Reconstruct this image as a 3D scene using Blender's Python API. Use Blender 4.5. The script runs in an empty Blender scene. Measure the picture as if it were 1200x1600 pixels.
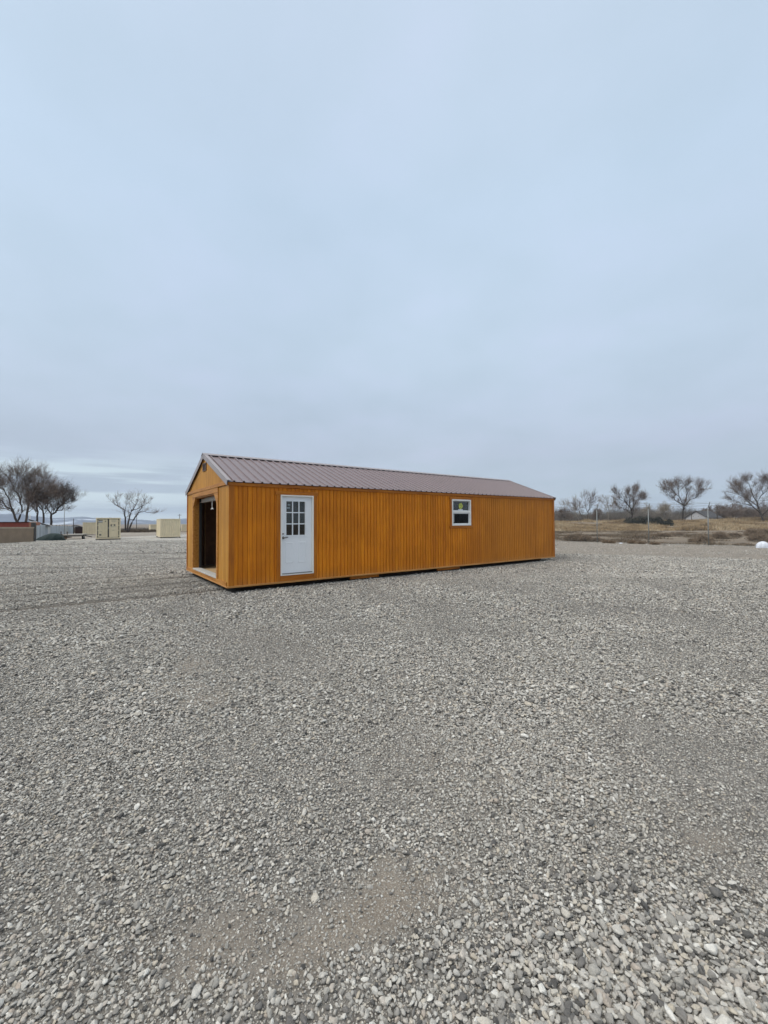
import bpy, math, random
import numpy as np
from mathutils import Vector, Matrix
R = math.radians
random.seed(7)
rng = np.random.default_rng(11)
sc = bpy.context.scene
COL = sc.collection

# ------------------------------------------------------------------ camera constants (metres, radians)
F_PX, PITCH, ROLL, CAM_H = 647.97, 0.02431, -0.00518, 1.504

def smooth(t):
    t = np.clip(t, 0, 1)
    return t * t * (3 - 2 * t)

# shed placement
SX, SY, YAW = -3.307, 8.824, 0.62905
DX, DY = math.cos(YAW), math.sin(YAW)
NX, NY = -DY, DX

def gz(x, y):
    """height of the ground: flat yard, falling gently to the left rear, a low bank at the right rear"""
    x = np.asarray(x, float); y = np.asarray(y, float)
    az = np.degrees(np.arctan2(x, np.maximum(y, 1e-3)))
    left = smooth((-az - 2) / 20.0)
    z = -0.011 * np.clip(y - 12, 0, 240) * left
    right = smooth((az - 5) / 14.0)
    z = z + 1.22 * smooth((y - 66) / 26.0) * right
    z = z + (0.25 * smooth((y - 30) / 3) - 0.25 * smooth((y - 36) / 8)) * right * 0.5
    return z

def gzf(x, y):
    return float(gz(x, y))

# ------------------------------------------------------------------ value noise in python
_perm = rng.random((256, 256))
def vnoise(x, y, s):
    x = np.asarray(x, float) * s + 1000; y = np.asarray(y, float) * s + 1000
    xi = np.floor(x).astype(int); yi = np.floor(y).astype(int)
    fx = x - xi; fy = y - yi
    fx = fx * fx * (3 - 2 * fx); fy = fy * fy * (3 - 2 * fy)
    g = lambda a, b: _perm[a % 256, b % 256]
    return (g(xi, yi) * (1 - fx) + g(xi + 1, yi) * fx) * (1 - fy) + (g(xi, yi + 1) * (1 - fx) + g(xi + 1, yi + 1) * fx) * fy
def fbm(x, y, s, o=3):
    t = 0; a = 0.5; n = 0
    for i in range(o):
        t = t + a * vnoise(x + 13.7 * i, y - 7.1 * i, s * 2 ** i); n += a; a *= 0.5
    return t / n

def blob(x, y, cx, cy, rx, ry, rot=0.0):
    c, s = math.cos(rot), math.sin(rot)
    u = ((x - cx) * c + (y - cy) * s) / rx; v = (-(x - cx) * s + (y - cy) * c) / ry
    return np.exp(-(u * u + v * v))

def rut(x, y):
    """skid drag marks running from the shed's open end"""
    u = (x - SX) * DX + (y - SY) * DY
    v = (x - SX) * NX + (y - SY) * NY
    r = np.zeros_like(u)
    for off, bend, w, st, u0 in ((0.62, -0.012, 0.13, 1.0, -9), (1.55, -0.02, 0.09, 0.5, -7), (2.35, -0.03, 0.09, 0.55, -8), (3.55, -0.035, 0.10, 0.8, -9), (4.6, -0.03, 0.12, 0.35, -14), (7.4, -0.01, 0.16, 0.4, -20)):
        c = off + bend * (u + 1) * np.abs(u + 1) * 0.4 + 0.10 * (vnoise(u, off * 9, 0.7) - 0.5)
        m = np.exp(-((v - c) / w) ** 2) * smooth((-u + 0.3) / 0.5) * smooth((u - u0) / 4)
        r = np.maximum(r, st * m * (0.45 + 0.8 * vnoise(u, off * 5, 2.0)))
    st = 0.8 * smooth((fbm(x * .10, y * 1.1, 1.0, 3) - .56) / .12) * smooth((y - 12) / 4) * smooth((-x - 3) / 5) * smooth((52 - y) / 10)
    return np.clip(np.maximum(1.6 * r, st), 0, 1)

def dirt(x, y):
    """1 = bare earth, 0 = deep gravel"""
    x = np.asarray(x, float); y = np.asarray(y, float)
    n = fbm(x, y, 1.6, 4); n2 = fbm(x + 40, y, 0.35, 3)
    d = 0.0 * x
    d = np.maximum(d, 0.80 * blob(x, y, 0.12, 1.74, 0.62, 0.24, 0.30))
    d = np.maximum(d, 0.72 * blob(x, y, -0.42, 1.52, 0.48, 0.30, 0.2))
    d = np.maximum(d, 0.5 * blob(x, y, 0.75, 2.45, 0.6, 0.3, -0.3))
    d = np.maximum(d, 1.0 * blob(x, y, -2.0, 4.3, 0.32, 0.9, 0.35))
    d = np.maximum(d, 0.9 * blob(x, y, -1.5, 3.6, 0.40, 0.35, 0))
    d = np.maximum(d, 0.6 * blob(x, y, 1.55, 1.75, 0.28, 0.9, 0.25))
    d = np.maximum(d, 0.5 * blob(x, y, -1.5, 1.7, 0.5, 0.5, 0))
    nh = fbm(x + 3, y, 7.0, 3)
    d = smooth((d * (0.15 + 1.6 * n) + 0.95 * (nh - .5) * np.clip(d * 3, 0, 1) - .18) / .95)
    d = np.maximum(d, 1.5 * (n2 - 0.66) * 1.2)
    # the gravel thins out towards the fence at the right rear
    e = (y + 0.55 * x + 1.6 * (n2 - .5)) - 22.4
    d = np.maximum(d, smooth(e / 2.6) * smooth((x - 3) / 3) * (0.75 + 0.25 * n))
    return np.clip(d, 0, 1)

# ------------------------------------------------------------------ object helpers
def tag(o, label=None, cat=None, group=None, kind=None):
    if label: o['label'] = label
    if cat: o['category'] = cat
    if group: o['group'] = group
    if kind: o['kind'] = kind
    return o
def empty(name, loc, rz=0.0, label=None, cat=None, group=None):
    o = bpy.data.objects.new(name, None); COL.objects.link(o)
    o.empty_display_size = 0.3
    o.location = loc; o.rotation_euler = (0, 0, rz)
    return tag(o, label, cat, group)
def copy_tree(o, parent=None):
    c = o.copy(); COL.objects.link(c); c.parent = parent
    for ch in list(o.children): copy_tree(ch, c)
    return c

class MB:
    def __init__(s): s.v = []; s.f = []; s.mi = []
    def add(s, vs, fs, m=0):
        b = len(s.v); s.v += [tuple(p) for p in vs]
        s.f += [tuple(b + i for i in f) for f in fs]; s.mi += [m] * len(fs)
        return s
    def box(s, x0, x1, y0, y1, z0, z1, m=0):
        vs = [(x, y, z) for z in (z0, z1) for y in (y0, y1) for x in (x0, x1)]
        return s.add(vs, [(0, 2, 3, 1), (4, 5, 7, 6), (0, 1, 5, 4), (2, 6, 7, 3), (0, 4, 6, 2), (1, 3, 7, 5)], m)
    def prism(s, poly, fn, a, b, m=0):
        """poly: 2d points; fn(p,q,t)->3d ; extruded t from a to b"""
        n = len(poly)
        vs = [fn(p, q, a) for p, q in poly] + [fn(p, q, b) for p, q in poly]
        fs = [tuple(range(n))[::-1], tuple(range(n, 2 * n))] + [(i, (i + 1) % n, n + (i + 1) % n, n + i) for i in range(n)]
        return s.add(vs, fs, m)
    def tube(s, pts, rad, n=6, m=0, cap=True):
        pts = [Vector(p) for p in pts]; k = len(pts)
        if not hasattr(rad, '__len__'): rad = [rad] * k
        vs = []
        for i, p in enumerate(pts):
            t = (pts[min(i + 1, k - 1)] - pts[max(i - 1, 0)])
            if t.length < 1e-9: t = Vector((0, 0, 1))
            t.normalize()
            a = t.cross(Vector((0, 0, 1)) if abs(t.z) < 0.9 else Vector((1, 0, 0))).normalized(); b = t.cross(a)
            for j in range(n):
                w = 2 * math.pi * j / n
                vs.append(p + (a * math.cos(w) + b * math.sin(w)) * rad[i])
        fs = [(i * n + j, i * n + (j + 1) % n, (i + 1) * n + (j + 1) % n, (i + 1) * n + j) for i in range(k - 1) for j in range(n)]
        if cap: fs += [tuple(range(n))[::-1], tuple(range((k - 1) * n, k * n))]
        return s.add(vs, fs, m)
    def build(s, name, mat, parent=None, smooth=False, label=None, fix=True):
        me = bpy.data.meshes.new(name); me.from_pydata(s.v, [], s.f)
        mats = mat if isinstance(mat, (list, tuple)) else [mat]
        for m in mats: me.materials.append(m)
        if len(mats) > 1: me.polygons.foreach_set('material_index', s.mi)
        if smooth: me.polygons.foreach_set('use_smooth', [True] * len(me.polygons))
        me.update()
        o = bpy.data.objects.new(name, me); COL.objects.link(o)
        if parent: o.parent = parent
        if label: o['label'] = label
        return o
def bevel(o, w=0.004, seg=1):
    m = o.modifiers.new('Bevel', 'BEVEL'); m.width = w; m.segments = seg; m.limit_method = 'ANGLE'; m.angle_limit = R(40)
    return o

# ------------------------------------------------------------------ materials
class NT:
    def __init__(s, name):
        s.m = bpy.data.materials.new(name); s.m.use_nodes = True
        s.t = s.m.node_tree; s.b = s.t.nodes['Principled BSDF']; s.o = s.t.nodes['Material Output']
    def n(s, typ, **k):
        x = s.t.nodes.new(typ)
        for a, b in k.items():
            if a.startswith('i_'):
                key = a[2:]; key = int(key) if key.isdigit() else key.replace('_', ' ')
                x.inputs[key].default_value = b
            else: setattr(x, a, b)
        return x
    def l(s, a, b): s.t.links.new(a, b); return s
    def pos(s, obj=True, scale=(1, 1, 1), loc=(0, 0, 0)):
        tc = s.n('ShaderNodeTexCoord'); mp = s.n('ShaderNodeMapping'); mp.inputs['Scale'].default_value = scale; mp.inputs['Location'].default_value = loc
        s.l(tc.outputs['Object' if obj else 'Generated'], mp.inputs['Vector']); return mp.outputs[0]
    def noise(s, vec, scale, detail=4, rough=0.55, out='Fac'):
        x = s.n('ShaderNodeTexNoise'); x.inputs['Scale'].default_value = scale; x.inputs['Detail'].default_value = detail; x.inputs['Roughness'].default_value = rough
        s.l(vec, x.inputs['Vector']); return x.outputs[out]
    def ramp(s, fac, stops, interp='LINEAR'):
        x = s.n('ShaderNodeValToRGB'); x.color_ramp.interpolation = interp
        e = x.color_ramp.elements
        while len(e) > 1: e.remove(e[0])
        e[0].position = stops[0][0]; e[0].color = tuple(stops[0][1]) + (1,)
        for p, c in stops[1:]:
            q = e.new(p); q.color = tuple(c) + (1,)
        s.l(fac, x.inputs[0]); return x.outputs[0]
    def mix(s, fac, a, b, typ='MIX'):
        x = s.n('ShaderNodeMix', data_type='RGBA', blend_type=typ)
        for v, k in ((fac, 0), (a, 6), (b, 7)):
            if hasattr(v, 'links'): s.l(v, x.inputs[k])
            elif k == 0: x.inputs[0].default_value = v
            else: x.inputs[k].default_value = tuple(v) + (1,)
        return x.outputs[2]
    def math(s, op, a, b=0.0):
        x = s.n('ShaderNodeMath', operation=op)
        for v, k in ((a, 0), (b, 1)):
            if hasattr(v, 'links'): s.l(v, x.inputs[k])
            else: x.inputs[k].default_value = v
        return x.outputs[0]
    def bump(s, h, strength=0.3, dist=0.01):
        x = s.n('ShaderNodeBump'); x.inputs['Strength'].default_value = strength; x.inputs['Distance'].default_value = dist
        s.l(h, x.inputs['Height']); s.l(x.outputs[0], s.b.inputs['Normal']); return s
    def col(s, c):
        if hasattr(c, 'links'): s.l(c, s.b.inputs['Base Color'])
        else: s.b.inputs['Base Color'].default_value = tuple(c) + (1,)
        return s
    def set(s, rough=0.6, spec=0.5, metal=0.0):
        if hasattr(rough, 'links'): s.l(rough, s.b.inputs['Roughness'])
        else: s.b.inputs['Roughness'].default_value = rough
        s.b.inputs['Specular IOR Level'].default_value = spec; s.b.inputs['Metallic'].default_value = metal
        return s

def simple(name, c, rough=0.6, var=0.15, scale=4.0, spec=0.4, metal=0.0, bump=0.0):
    m = NT(name); v = m.pos()
    n = m.noise(v, scale, 5)
    d = tuple(x * (1 - var) for x in c); u = tuple(min(1, x * (1 + var)) for x in c)
    m.col(m.ramp(n, [(0.3, d), (0.7, u)])).set(rough, spec, metal)
    if bump: m.bump(m.noise(v, scale * 6, 3), bump, 0.01)
    return m.m

def siding(name, axis, base, light, dark):
    m = NT(name); tc = m.n('ShaderNodeTexCoord'); sp = m.n('ShaderNodeSeparateXYZ'); m.l(tc.outputs['Object'], sp.inputs[0])
    u = sp.outputs[axis]
    idx = m.math('FLOOR', m.math('DIVIDE', u, 0.1016))
    wn = m.n('ShaderNodeTexWhiteNoise', noise_dimensions='1D'); m.l(idx, wn.inputs['W'])
    # long grain, shifted per board
    cb = m.n('ShaderNodeCombineXYZ'); m.l(m.math('MULTIPLY', u, 26.0), cb.inputs[0]); m.l(m.math('MULTIPLY', sp.outputs[2], 1.1), cb.inputs[1]); m.l(m.math('MULTIPLY', wn.outputs[0], 30.0), cb.inputs[2])
    g = m.noise(cb.outputs[0], 1.6, 6, 0.6)
    cg = m.n('ShaderNodeCombineXYZ'); m.l(m.math('MULTIPLY', u, 160.0), cg.inputs[0]); m.l(m.math('MULTIPLY', sp.outputs[2], 3.0), cg.inputs[1]); m.l(wn.outputs[0], cg.inputs[2])
    fine = m.noise(cg.outputs[0], 1.0, 3, 0.6)
    big = m.noise(tc.outputs['Object'], 0.9, 4, 0.55)
    c = m.ramp(g, [(0.30, dark), (0.52, base), (0.75, light)])
    c = m.mix(m.math('MULTIPLY', m.math('SUBTRACT', wn.outputs[0], 0.0), 0.55), c, tuple(x * 0.80 for x in dark))
    blot = m.ramp(big, [(0.38, (0.82, 0.80, 0.78)), (0.64, (1.08, 1.09, 1.10))])
    c = m.mix(1.0, c, blot, 'MULTIPLY')
    c = m.mix(m.math('MULTIPLY', fine, 0.25), c, dark)
    # rain-splashed dirt and water marks near the bottom edge
    if axis == 0:
        # the colour turns browner on the far third of the long wall
        far = m.n('ShaderNodeMapRange', interpolation_type='SMOOTHSTEP'); far.inputs[1].default_value = 7.0; far.inputs[2].default_value = 9.6; m.l(m.math('ADD', u, m.math('MULTIPLY', big, 1.2)), far.inputs[0])
        c = m.mix(m.math('MULTIPLY', far.outputs[0], 0.5), c, m.mix(m.math('MULTIPLY', g, 1.0), (0.30, 0.105, 0.012), (0.55, 0.225, 0.032)))
    # dust splashed up from the yard
    dz = m.n('ShaderNodeMapRange', interpolation_type='SMOOTHSTEP'); dz.inputs[1].default_value = 0.48; dz.inputs[2].default_value = 0.12
    m.l(m.math('ADD', sp.outputs[2], m.math('MULTIPLY', m.noise(tc.outputs['Object'], 3.0, 4), 0.22)), dz.inputs[0])
    c = m.mix(m.math('MULTIPLY', dz.outputs[0], 0.35), c, (0.42, 0.24, 0.09))
    m.col(c).set(0.55, 0.22)
    m.bump(m.math('ADD', fine, m.math('MULTIPLY', g, 0.5)), 0.25, 0.003)
    return m.m

def trimwood(name, base, dark, light, ax=(14, 14, 1.2)):
    m = NT(name); v = m.pos(scale=ax)
    g = m.noise(v, 1.5, 6, 0.6)
    v2 = m.pos(scale=(2.3, 2.3, 2.3))
    vo = m.n('ShaderNodeTexVoronoi'); vo.inputs['Scale'].default_value = 1.6; m.l(v2, vo.inputs['Vector'])
    kn = m.ramp(vo.outputs['Distance'], [(0.055, (1, 1, 1)), (0.085, (0, 0, 0))])
    c = m.ramp(g, [(0.3, dark), (0.55, base), (0.75, light)])
    c = m.mix(kn, c, (0.07, 0.018, 0.005))
    m.col(c).set(0.5, 0.28); m.bump(g, 0.2, 0.003)
    return m.m

M = {}
M['siding_long'] = siding('stained siding long', 0, (0.73, 0.238, 0.007), (0.84, 0.32, 0.011), (0.52, 0.142, 0.005))
M['siding_end_sheen'] = siding('stained siding end with sheen', 1, (0.58, 0.285, 0.050), (0.66, 0.35, 0.075), (0.47, 0.205, 0.030))  # bright-side sheen is mixed into these paler, less saturated colours
M['trim'] = trimwood('stained trim upright', (0.43, 0.135, 0.007), (0.29, 0.080, 0.005), (0.54, 0.19, 0.011))
M['trim_h'] = trimwood('stained trim level', (0.44, 0.138, 0.008), (0.29, 0.080, 0.005), (0.54, 0.19, 0.013), (1.2, 14, 14))
M['trim_end'] = trimwood('stained trim end wall', (0.44, 0.19, 0.035), (0.31, 0.115, 0.016), (0.52, 0.25, 0.055), (14, 1.2, 14))  # paler copy of the trim, same sheen put into its colours
M['bottom'] = trimwood('bottom batten with highlight', (0.50, 0.24, 0.07), (0.36, 0.15, 0.035), (0.60, 0.32, 0.11), (1.2, 14, 14))  # paler than the other trim: edge highlight put into the colour
M['inner'] = simple('raw inner sheathing', (0.11, 0.055, 0.03), 0.8, 0.25, 6)
M['stud'] = simple('framing lumber', (0.24, 0.15, 0.08), 0.8, 0.2, 6)
M['ply'] = simple('plywood floor', (0.50, 0.34, 0.18), 0.7, 0.15, 3)
M['white'] = simple('white enamel', (0.80, 0.81, 0.82), 0.35, 0.02, 3)
M['vinyl'] = simple('white vinyl', (0.80, 0.79, 0.75), 0.4, 0.02, 3)
M['frame_w'] = simple('cream door frame', (0.80, 0.77, 0.70), 0.5, 0.03, 3)
M['pale'] = simple('pale galvanised sill', (0.50, 0.475, 0.43), 0.5, 0.08, 3)
M['black'] = simple('black rubber', (0.02, 0.02, 0.02), 0.6, 0.2, 5)
M['skid'] = simple('weathered dark skid', (0.055, 0.035, 0.022), 0.9, 0.3, 5)
M['chrome'] = simple('dark nickel', (0.16, 0.15, 0.14), 0.3, 0.1, 5, 0.5, 0.8)
M['vent'] = simple('brown vent plastic', (0.13, 0.085, 0.065), 0.5, 0.1, 5)

def glass(name, tint, rough=0.02):
    m = NT(name); m.b.inputs['Transmission Weight'].default_value = 1.0
    m.b.inputs['Base Color'].default_value = tint + (1,); m.b.inputs['IOR'].default_value = 1.5
    v = m.pos(); m.set(m.math('ADD', m.math('MULTIPLY', m.noise(v, 3, 3), 0.05), rough), 0.5); return m.m
M['glass'] = glass('window glass', (0.75, 0.80, 0.80)); M['glass_dull'] = glass('dark lower glass', (0.35, 0.37, 0.37)); M['glass_dull'].node_tree.nodes['Principled BSDF'].inputs['IOR'].default_value = 1.2  # lower pane gets a darker tint and a lower refraction index

def roofmat():
    m = NT('painted roof steel'); v = m.pos()
    n = m.noise(m.pos(scale=(1, 6, 1)), 2.0, 5, 0.6); n2 = m.noise(v, 0.6, 3)
    c = m.ramp(n, [(0.3, (0.165, 0.125, 0.127)), (0.7, (0.205, 0.158, 0.160))])
    c = m.mix(m.math('MULTIPLY', n2, 0.25), c, (0.18, 0.14, 0.13))
    m.col(c).set(m.math('ADD', m.math('MULTIPLY', n, 0.2), 0.32), 0.5, 0.0)
    m.b.inputs['Coat Weight'].default_value = 0.10; m.b.inputs['Coat Roughness'].default_value = 0.3
    m.bump(m.noise(m.pos(scale=(3, 1.2, 1)), 3.0, 2), 0.08, 0.02)
    return m.m
M['roof'] = roofmat()
M['roof_trim'] = simple('painted roof trim', (0.28, 0.245, 0.24), 0.4, 0.08, 3)

# ------------------------------------------------------------------ ground
def groundmat():
    m = NT('ground'); v = m.pos()
    at = m.n('ShaderNodeAttribute', attribute_name='zones'); sp = m.n('ShaderNodeSeparateColor'); m.l(at.outputs['Color'], sp.inputs[0])
    vo = m.n('ShaderNodeTexVoronoi'); vo.inputs['Scale'].default_value = 62; m.l(v, vo.inputs['Vector'])
    vs = m.n('ShaderNodeSeparateColor'); m.l(vo.outputs['Color'], vs.inputs[0])
    vb = m.n('ShaderNodeTexVoronoi'); vb.inputs['Scale'].default_value = 14; m.l(m.pos(scale=(1, 0.45, 1)), vb.inputs['Vector'])
    vbs = m.n('ShaderNodeSeparateColor'); m.l(vb.outputs['Color'], vbs.inputs[0])
    st = m.ramp(m.mix(0.45, vs.outputs[0], vbs.outputs[0]), [(0.15, (0.13, 0.122, 0.11)), (0.40, (0.29, 0.275, 0.25)), (0.62, (0.41, 0.39, 0.355)), (0.9, (0.56, 0.535, 0.49))])
    big = m.noise(m.pos(scale=(0.35, 1, 1)), 0.35, 5, 0.6)
    st = m.mix(1.0, st, m.ramp(big, [(0.35, (0.86, 0.86, 0.86)), (0.65, (1.08, 1.08, 1.07))]), 'MULTIPLY')
    n = m.noise(v, 1.3, 6, 0.65); nf = m.noise(v, 90, 3, 0.7)
    earth = m.ramp(n, [(0.3, (0.150, 0.124, 0.096)), (0.6, (0.215, 0.182, 0.144)), (0.8, (0.27, 0.23, 0.18))])
    earth = m.mix(m.ramp(nf, [(0.5, (0, 0, 0)), (0.72, (1, 1, 1))]), earth, (0.30, 0.28, 0.25))
    field = m.ramp(m.noise(m.pos(scale=(0.3, 1, 1)), 0.5, 6, 0.7), [(0.3, (0.105, 0.083, 0.060)), (0.5, (0.190, 0.152, 0.112)), (0.7, (0.26, 0.215, 0.155))])
    # near ground darkened: shade of the gaps between stones put into its colour
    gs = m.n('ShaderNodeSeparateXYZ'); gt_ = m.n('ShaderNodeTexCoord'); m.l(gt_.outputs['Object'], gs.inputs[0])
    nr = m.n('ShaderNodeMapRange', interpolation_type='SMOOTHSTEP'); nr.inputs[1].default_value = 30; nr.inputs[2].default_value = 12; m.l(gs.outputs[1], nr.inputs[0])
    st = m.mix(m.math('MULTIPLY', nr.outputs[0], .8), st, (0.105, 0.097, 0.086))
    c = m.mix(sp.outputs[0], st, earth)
    c = m.mix(sp.outputs[2], c, field)
    c = m.mix(m.math('MULTIPLY', sp.outputs[1], 0.9), c, (0.085, 0.072, 0.058))
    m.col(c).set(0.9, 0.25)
    h = m.math('ADD', m.math('MULTIPLY', vo.outputs['Distance'], -0.9), m.math('MULTIPLY', nf, 0.6))
    m.bump(h, 0.6, 0.012)
    return m.m
M['ground'] = groundmat()

def axis_coords(near, step, far, g):
    a = list(np.arange(0, near, step)); s = step
    while a[-1] < far: s = s * g; a.append(a[-1] + s)
    return np.array(a)
ax = axis_coords(14, 0.13, 4200, 1.055); xs = np.concatenate([-ax[::-1][:-1], ax])
ay = axis_coords(20, 0.11, 4200, 1.045); yn = -axis_coords(2, 0.25, 400, 1.25)[1:][::-1]; ys = np.concatenate([yn, ay])
GX, GY = np.meshgrid(xs, ys)
dm = dirt(GX, GY); rm = rut(GX, GY) * (GY < 40)
az = np.degrees(np.arctan2(GX, np.maximum(GY, 1e-3)))
field = smooth((GY - 28.5 - 0.0 + (GX - 17) * 0.52) / 1.5) * smooth((az - 8) / 6)
field = np.maximum(field, smooth((GY - 118 - 6 * (vnoise(GX, GY, 0.05) - .5)) / 4))
field = np.maximum(field, smooth((-GX - 39) / 2) * smooth((GY - 20) / 3) * 0.6)
GZ = gz(GX, GY) + 0.02 * (fbm(GX, GY, 0.6, 3) - 0.5) * smooth((GY + 1) / 2) - 0.05 * rm + 0.06 * (fbm(GX, GY, 0.25, 3) - 0.5) * field * (GY < 100)
nx, ny = len(xs), len(ys)
me = bpy.data.meshes.new('ground')
verts = np.stack([GX.ravel(), GY.ravel(), GZ.ravel()], 1)
i = np.arange(ny - 1)[:, None] * nx + np.arange(nx - 1)[None, :]
faces = np.stack([i, i + 1, i + nx + 1, i + nx], -1).reshape(-1, 4)
me.vertices.add(len(verts)); me.vertices.foreach_set('co', verts.ravel())
me.loops.add(faces.size); me.loops.foreach_set('vertex_index', faces.ravel())
me.polygons.add(len(faces)); me.polygons.foreach_set('loop_start', np.arange(0, faces.size, 4)); me.polygons.foreach_set('loop_total', np.full(len(faces), 4))
me.polygons.foreach_set('use_smooth', np.ones(len(faces), bool))
me.update(calc_edges=True)
ca = me.color_attributes.new('zones', 'FLOAT_COLOR', 'POINT')
ca.data.foreach_set('color', np.stack([dm.ravel(), rm.ravel(), field.ravel(), np.ones(dm.size)], 1).ravel())
me.materials.append(M['ground'])
g = bpy.data.objects.new('ground', me); COL.objects.link(g); tag(g, 'grey crushed gravel yard fading to bare brown earth and a dry field', 'ground', kind='structure')

# ------------------------------------------------------------------ loose gravel as instanced stones (stuff)
def stonemat():
    m = NT('crushed stone'); oi = m.n('ShaderNodeObjectInfo')
    c = m.ramp(oi.outputs['Random'], [(0.0, (0.075, 0.073, 0.070)), (0.06, (0.15, 0.143, 0.136)), (0.15, (0.26, 0.247, 0.228)), (0.30, (0.36, 0.342, 0.314)), (0.44, (0.47, 0.452, 0.418)),
        (0.54, (0.32, 0.305, 0.276)), (0.64, (0.51, 0.49, 0.452)), (0.74, (0.40, 0.345, 0.292)), (0.80, (0.54, 0.523, 0.485)), (0.90, (0.46, 0.41, 0.335)), (0.95, (0.60, 0.582, 0.54)), (1.0, (0.66, 0.642, 0.60))])
    v = m.pos()
    n = m.noise(v, 1.6, 5, 0.65)
    c = m.mix(1.0, c, m.ramp(n, [(0.3, (0.80, 0.79, 0.77)), (0.7, (1.12, 1.12, 1.10))]), 'MULTIPLY')
    m.col(c).set(0.85, 0.3); m.bump(m.noise(v, 4, 4), 0.35, 0.1)
    return m.m
M['stone'] = stonemat()
protos = bpy.data.collections.new('stone shapes')
import bmesh
for k in range(14):
    bm = bmesh.new()
    rs = np.random.default_rng(100 + k)
    e = np.array([1.15, 0.85, 0.62]) * rs.uniform(0.8, 1.2, 3)
    for _ in range(15):
        p = rs.normal(size=3); p /= np.linalg.norm(p); p *= rs.uniform(0.85, 1.1)
        bm.verts.new(p * e)
    bmesh.ops.convex_hull(bm, input=bm.verts)
    for v in [v for v in bm.verts if not v.link_faces]: bm.verts.remove(v)
    bmesh.ops.bevel(bm, geom=list(bm.edges), offset=0.07, segments=1, affect='EDGES')
    mm = bpy.data.meshes.new('stone'); bm.to_mesh(mm); bm.free(); mm.materials.append(M['stone'])
    mm.polygons.foreach_set('use_smooth', [k % 2 == 0] * len(mm.polygons))
    protos.objects.link(bpy.data.objects.new('stone', mm))

def stone_field(y0, y1, sp, rad, keep=1.0):
    n_y = int((y1 - y0) / sp); X = []; Y = []
    yy = y0 + (np.arange(n_y) + 0.5) * sp
    for y in yy:
        w = 1.08 * y + 0.9
        x = np.arange(-w, w, sp)
        X.append(x); Y.append(np.full(len(x), y))
    X = np.concatenate(X); Y = np.concatenate(Y)
    X = X + rng.uniform(-.55, .55, len(X)) * sp; Y = Y + rng.uniform(-.55, .55, len(Y)) * sp
    return X, Y
PX, PY, PS, PZ = [], [], [], []
for y0, y1, sp, rad, LAY in ((0.75, 2.6, 0.0085, 0.0038, 0), (2.6, 5.0, 0.0135, 0.0056, 0), (0.75, 3.2, 0.0140, 0.0088, 1), (3.2, 6.5, 0.0190, 0.0125, 1), (6.5, 12.0, 0.026, 0.0155, 1), (12.0, 22.0, 0.042, 0.022, 1), (22.0, 46.0, 0.085, 0.033, 1)):
    X, Y = stone_field(y0, y1, sp, rad)
    d = dirt(X, Y); r = rut(X, Y)
    fine = fbm(X + 9, Y + 4, 0.9, 3)                                        # patches of finer and coarser stone
    coarse = np.clip(0.70 + 0.55 * (fine - 0.5) * 2 * 0.6 + 0.42 * blob(X, Y, 0.75, 1.25, 0.75, 0.38, 0.2) + 0.2 * blob(X, Y, -1.1, 1.2, 0.5, 0.3), 0.5, 1.35)
    S = rad * np.exp(rng.normal(0, 0.33, len(X))) * coarse
    S = S * (1 - 0.30 * np.clip(d * 1.1, 0, 1)) * (1 - 0.45 * r)
    lx = (X - SX) * DX + (Y - SY) * DY; ly = (X - SX) * NX + (Y - SY) * NY
    under = (lx > 0.10) & (lx < 12.1) & (ly > 0.10) & (ly < 4.15)
    azs = np.degrees(np.arctan2(X, Y)); behind = (ly > 4.6) & (azs > -14) & (azs < 15)
    fieldz = (Y - 28.0 + (X - 17) * 0.52 > 0) & (X > 5)
    keep = (rng.random(len(X)) < (np.clip(1.03 - np.where(Y < 8, 0.46, 0.90) * d - 0.8 * r, 0.08, 1) if LAY else 0.95 - 0.3 * r)) & ~under & ~behind & ~fieldz & (S < 3.2 * rad)
    keep &= ~((X < -36) & (Y > 36))
    X, Y, S, d = X[keep], Y[keep], S[keep], d[keep]
    lift = (rng.uniform(0.05, 1.15, len(X)) if LAY else rng.uniform(-0.2, 0.6, len(X))) * S * (1 - .55 * d) * np.where(Y > 11, .45, 1.0)
    PX.append(X); PY.append(Y); PS.append(S); PZ.append(gz(X, Y) + 0.02 * (fbm(X, Y, 0.6, 3) - 0.5) * smooth((Y + 1) / 2) - 0.05 * rut(X, Y) + lift)
PX = np.concatenate(PX); PY = np.concatenate(PY); PS = np.concatenate(PS); PZ = np.concatenate(PZ)
N = len(PX); print('stones', N)
me = bpy.data.meshes.new('gravel'); me.vertices.add(N); me.vertices.foreach_set('co', np.stack([PX, PY, PZ], 1).ravel())
a = me.attributes.new('siz', 'FLOAT', 'POINT'); a.data.foreach_set('value', PS)
a = me.attributes.new('rot', 'FLOAT_VECTOR', 'POINT')
rot = np.stack([rng.normal(0, 0.35, N), rng.normal(0, 0.35, N), rng.uniform(0, 6.283, N)], 1); a.data.foreach_set('vector', rot.ravel())
a = me.attributes.new('pick', 'INT', 'POINT'); a.data.foreach_set('value', rng.integers(0, 14, N).astype(np.int32))
gr = bpy.data.objects.new('gravel', me); COL.objects.link(gr)
tag(gr, 'loose grey crushed gravel stones covering the yard', 'gravel', kind='stuff')
ng = bpy.data.node_groups.new('scatter stones', 'GeometryNodeTree')
ng.interface.new_socket('Geometry', in_out='INPUT', socket_type='NodeSocketGeometry'); ng.interface.new_socket('Geometry', in_out='OUTPUT', socket_type='NodeSocketGeometry')
gi = ng.nodes.new('NodeGroupInput'); go = ng.nodes.new('NodeGroupOutput')
iop = ng.nodes.new('GeometryNodeInstanceOnPoints'); ci = ng.nodes.new('GeometryNodeCollectionInfo')
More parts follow.
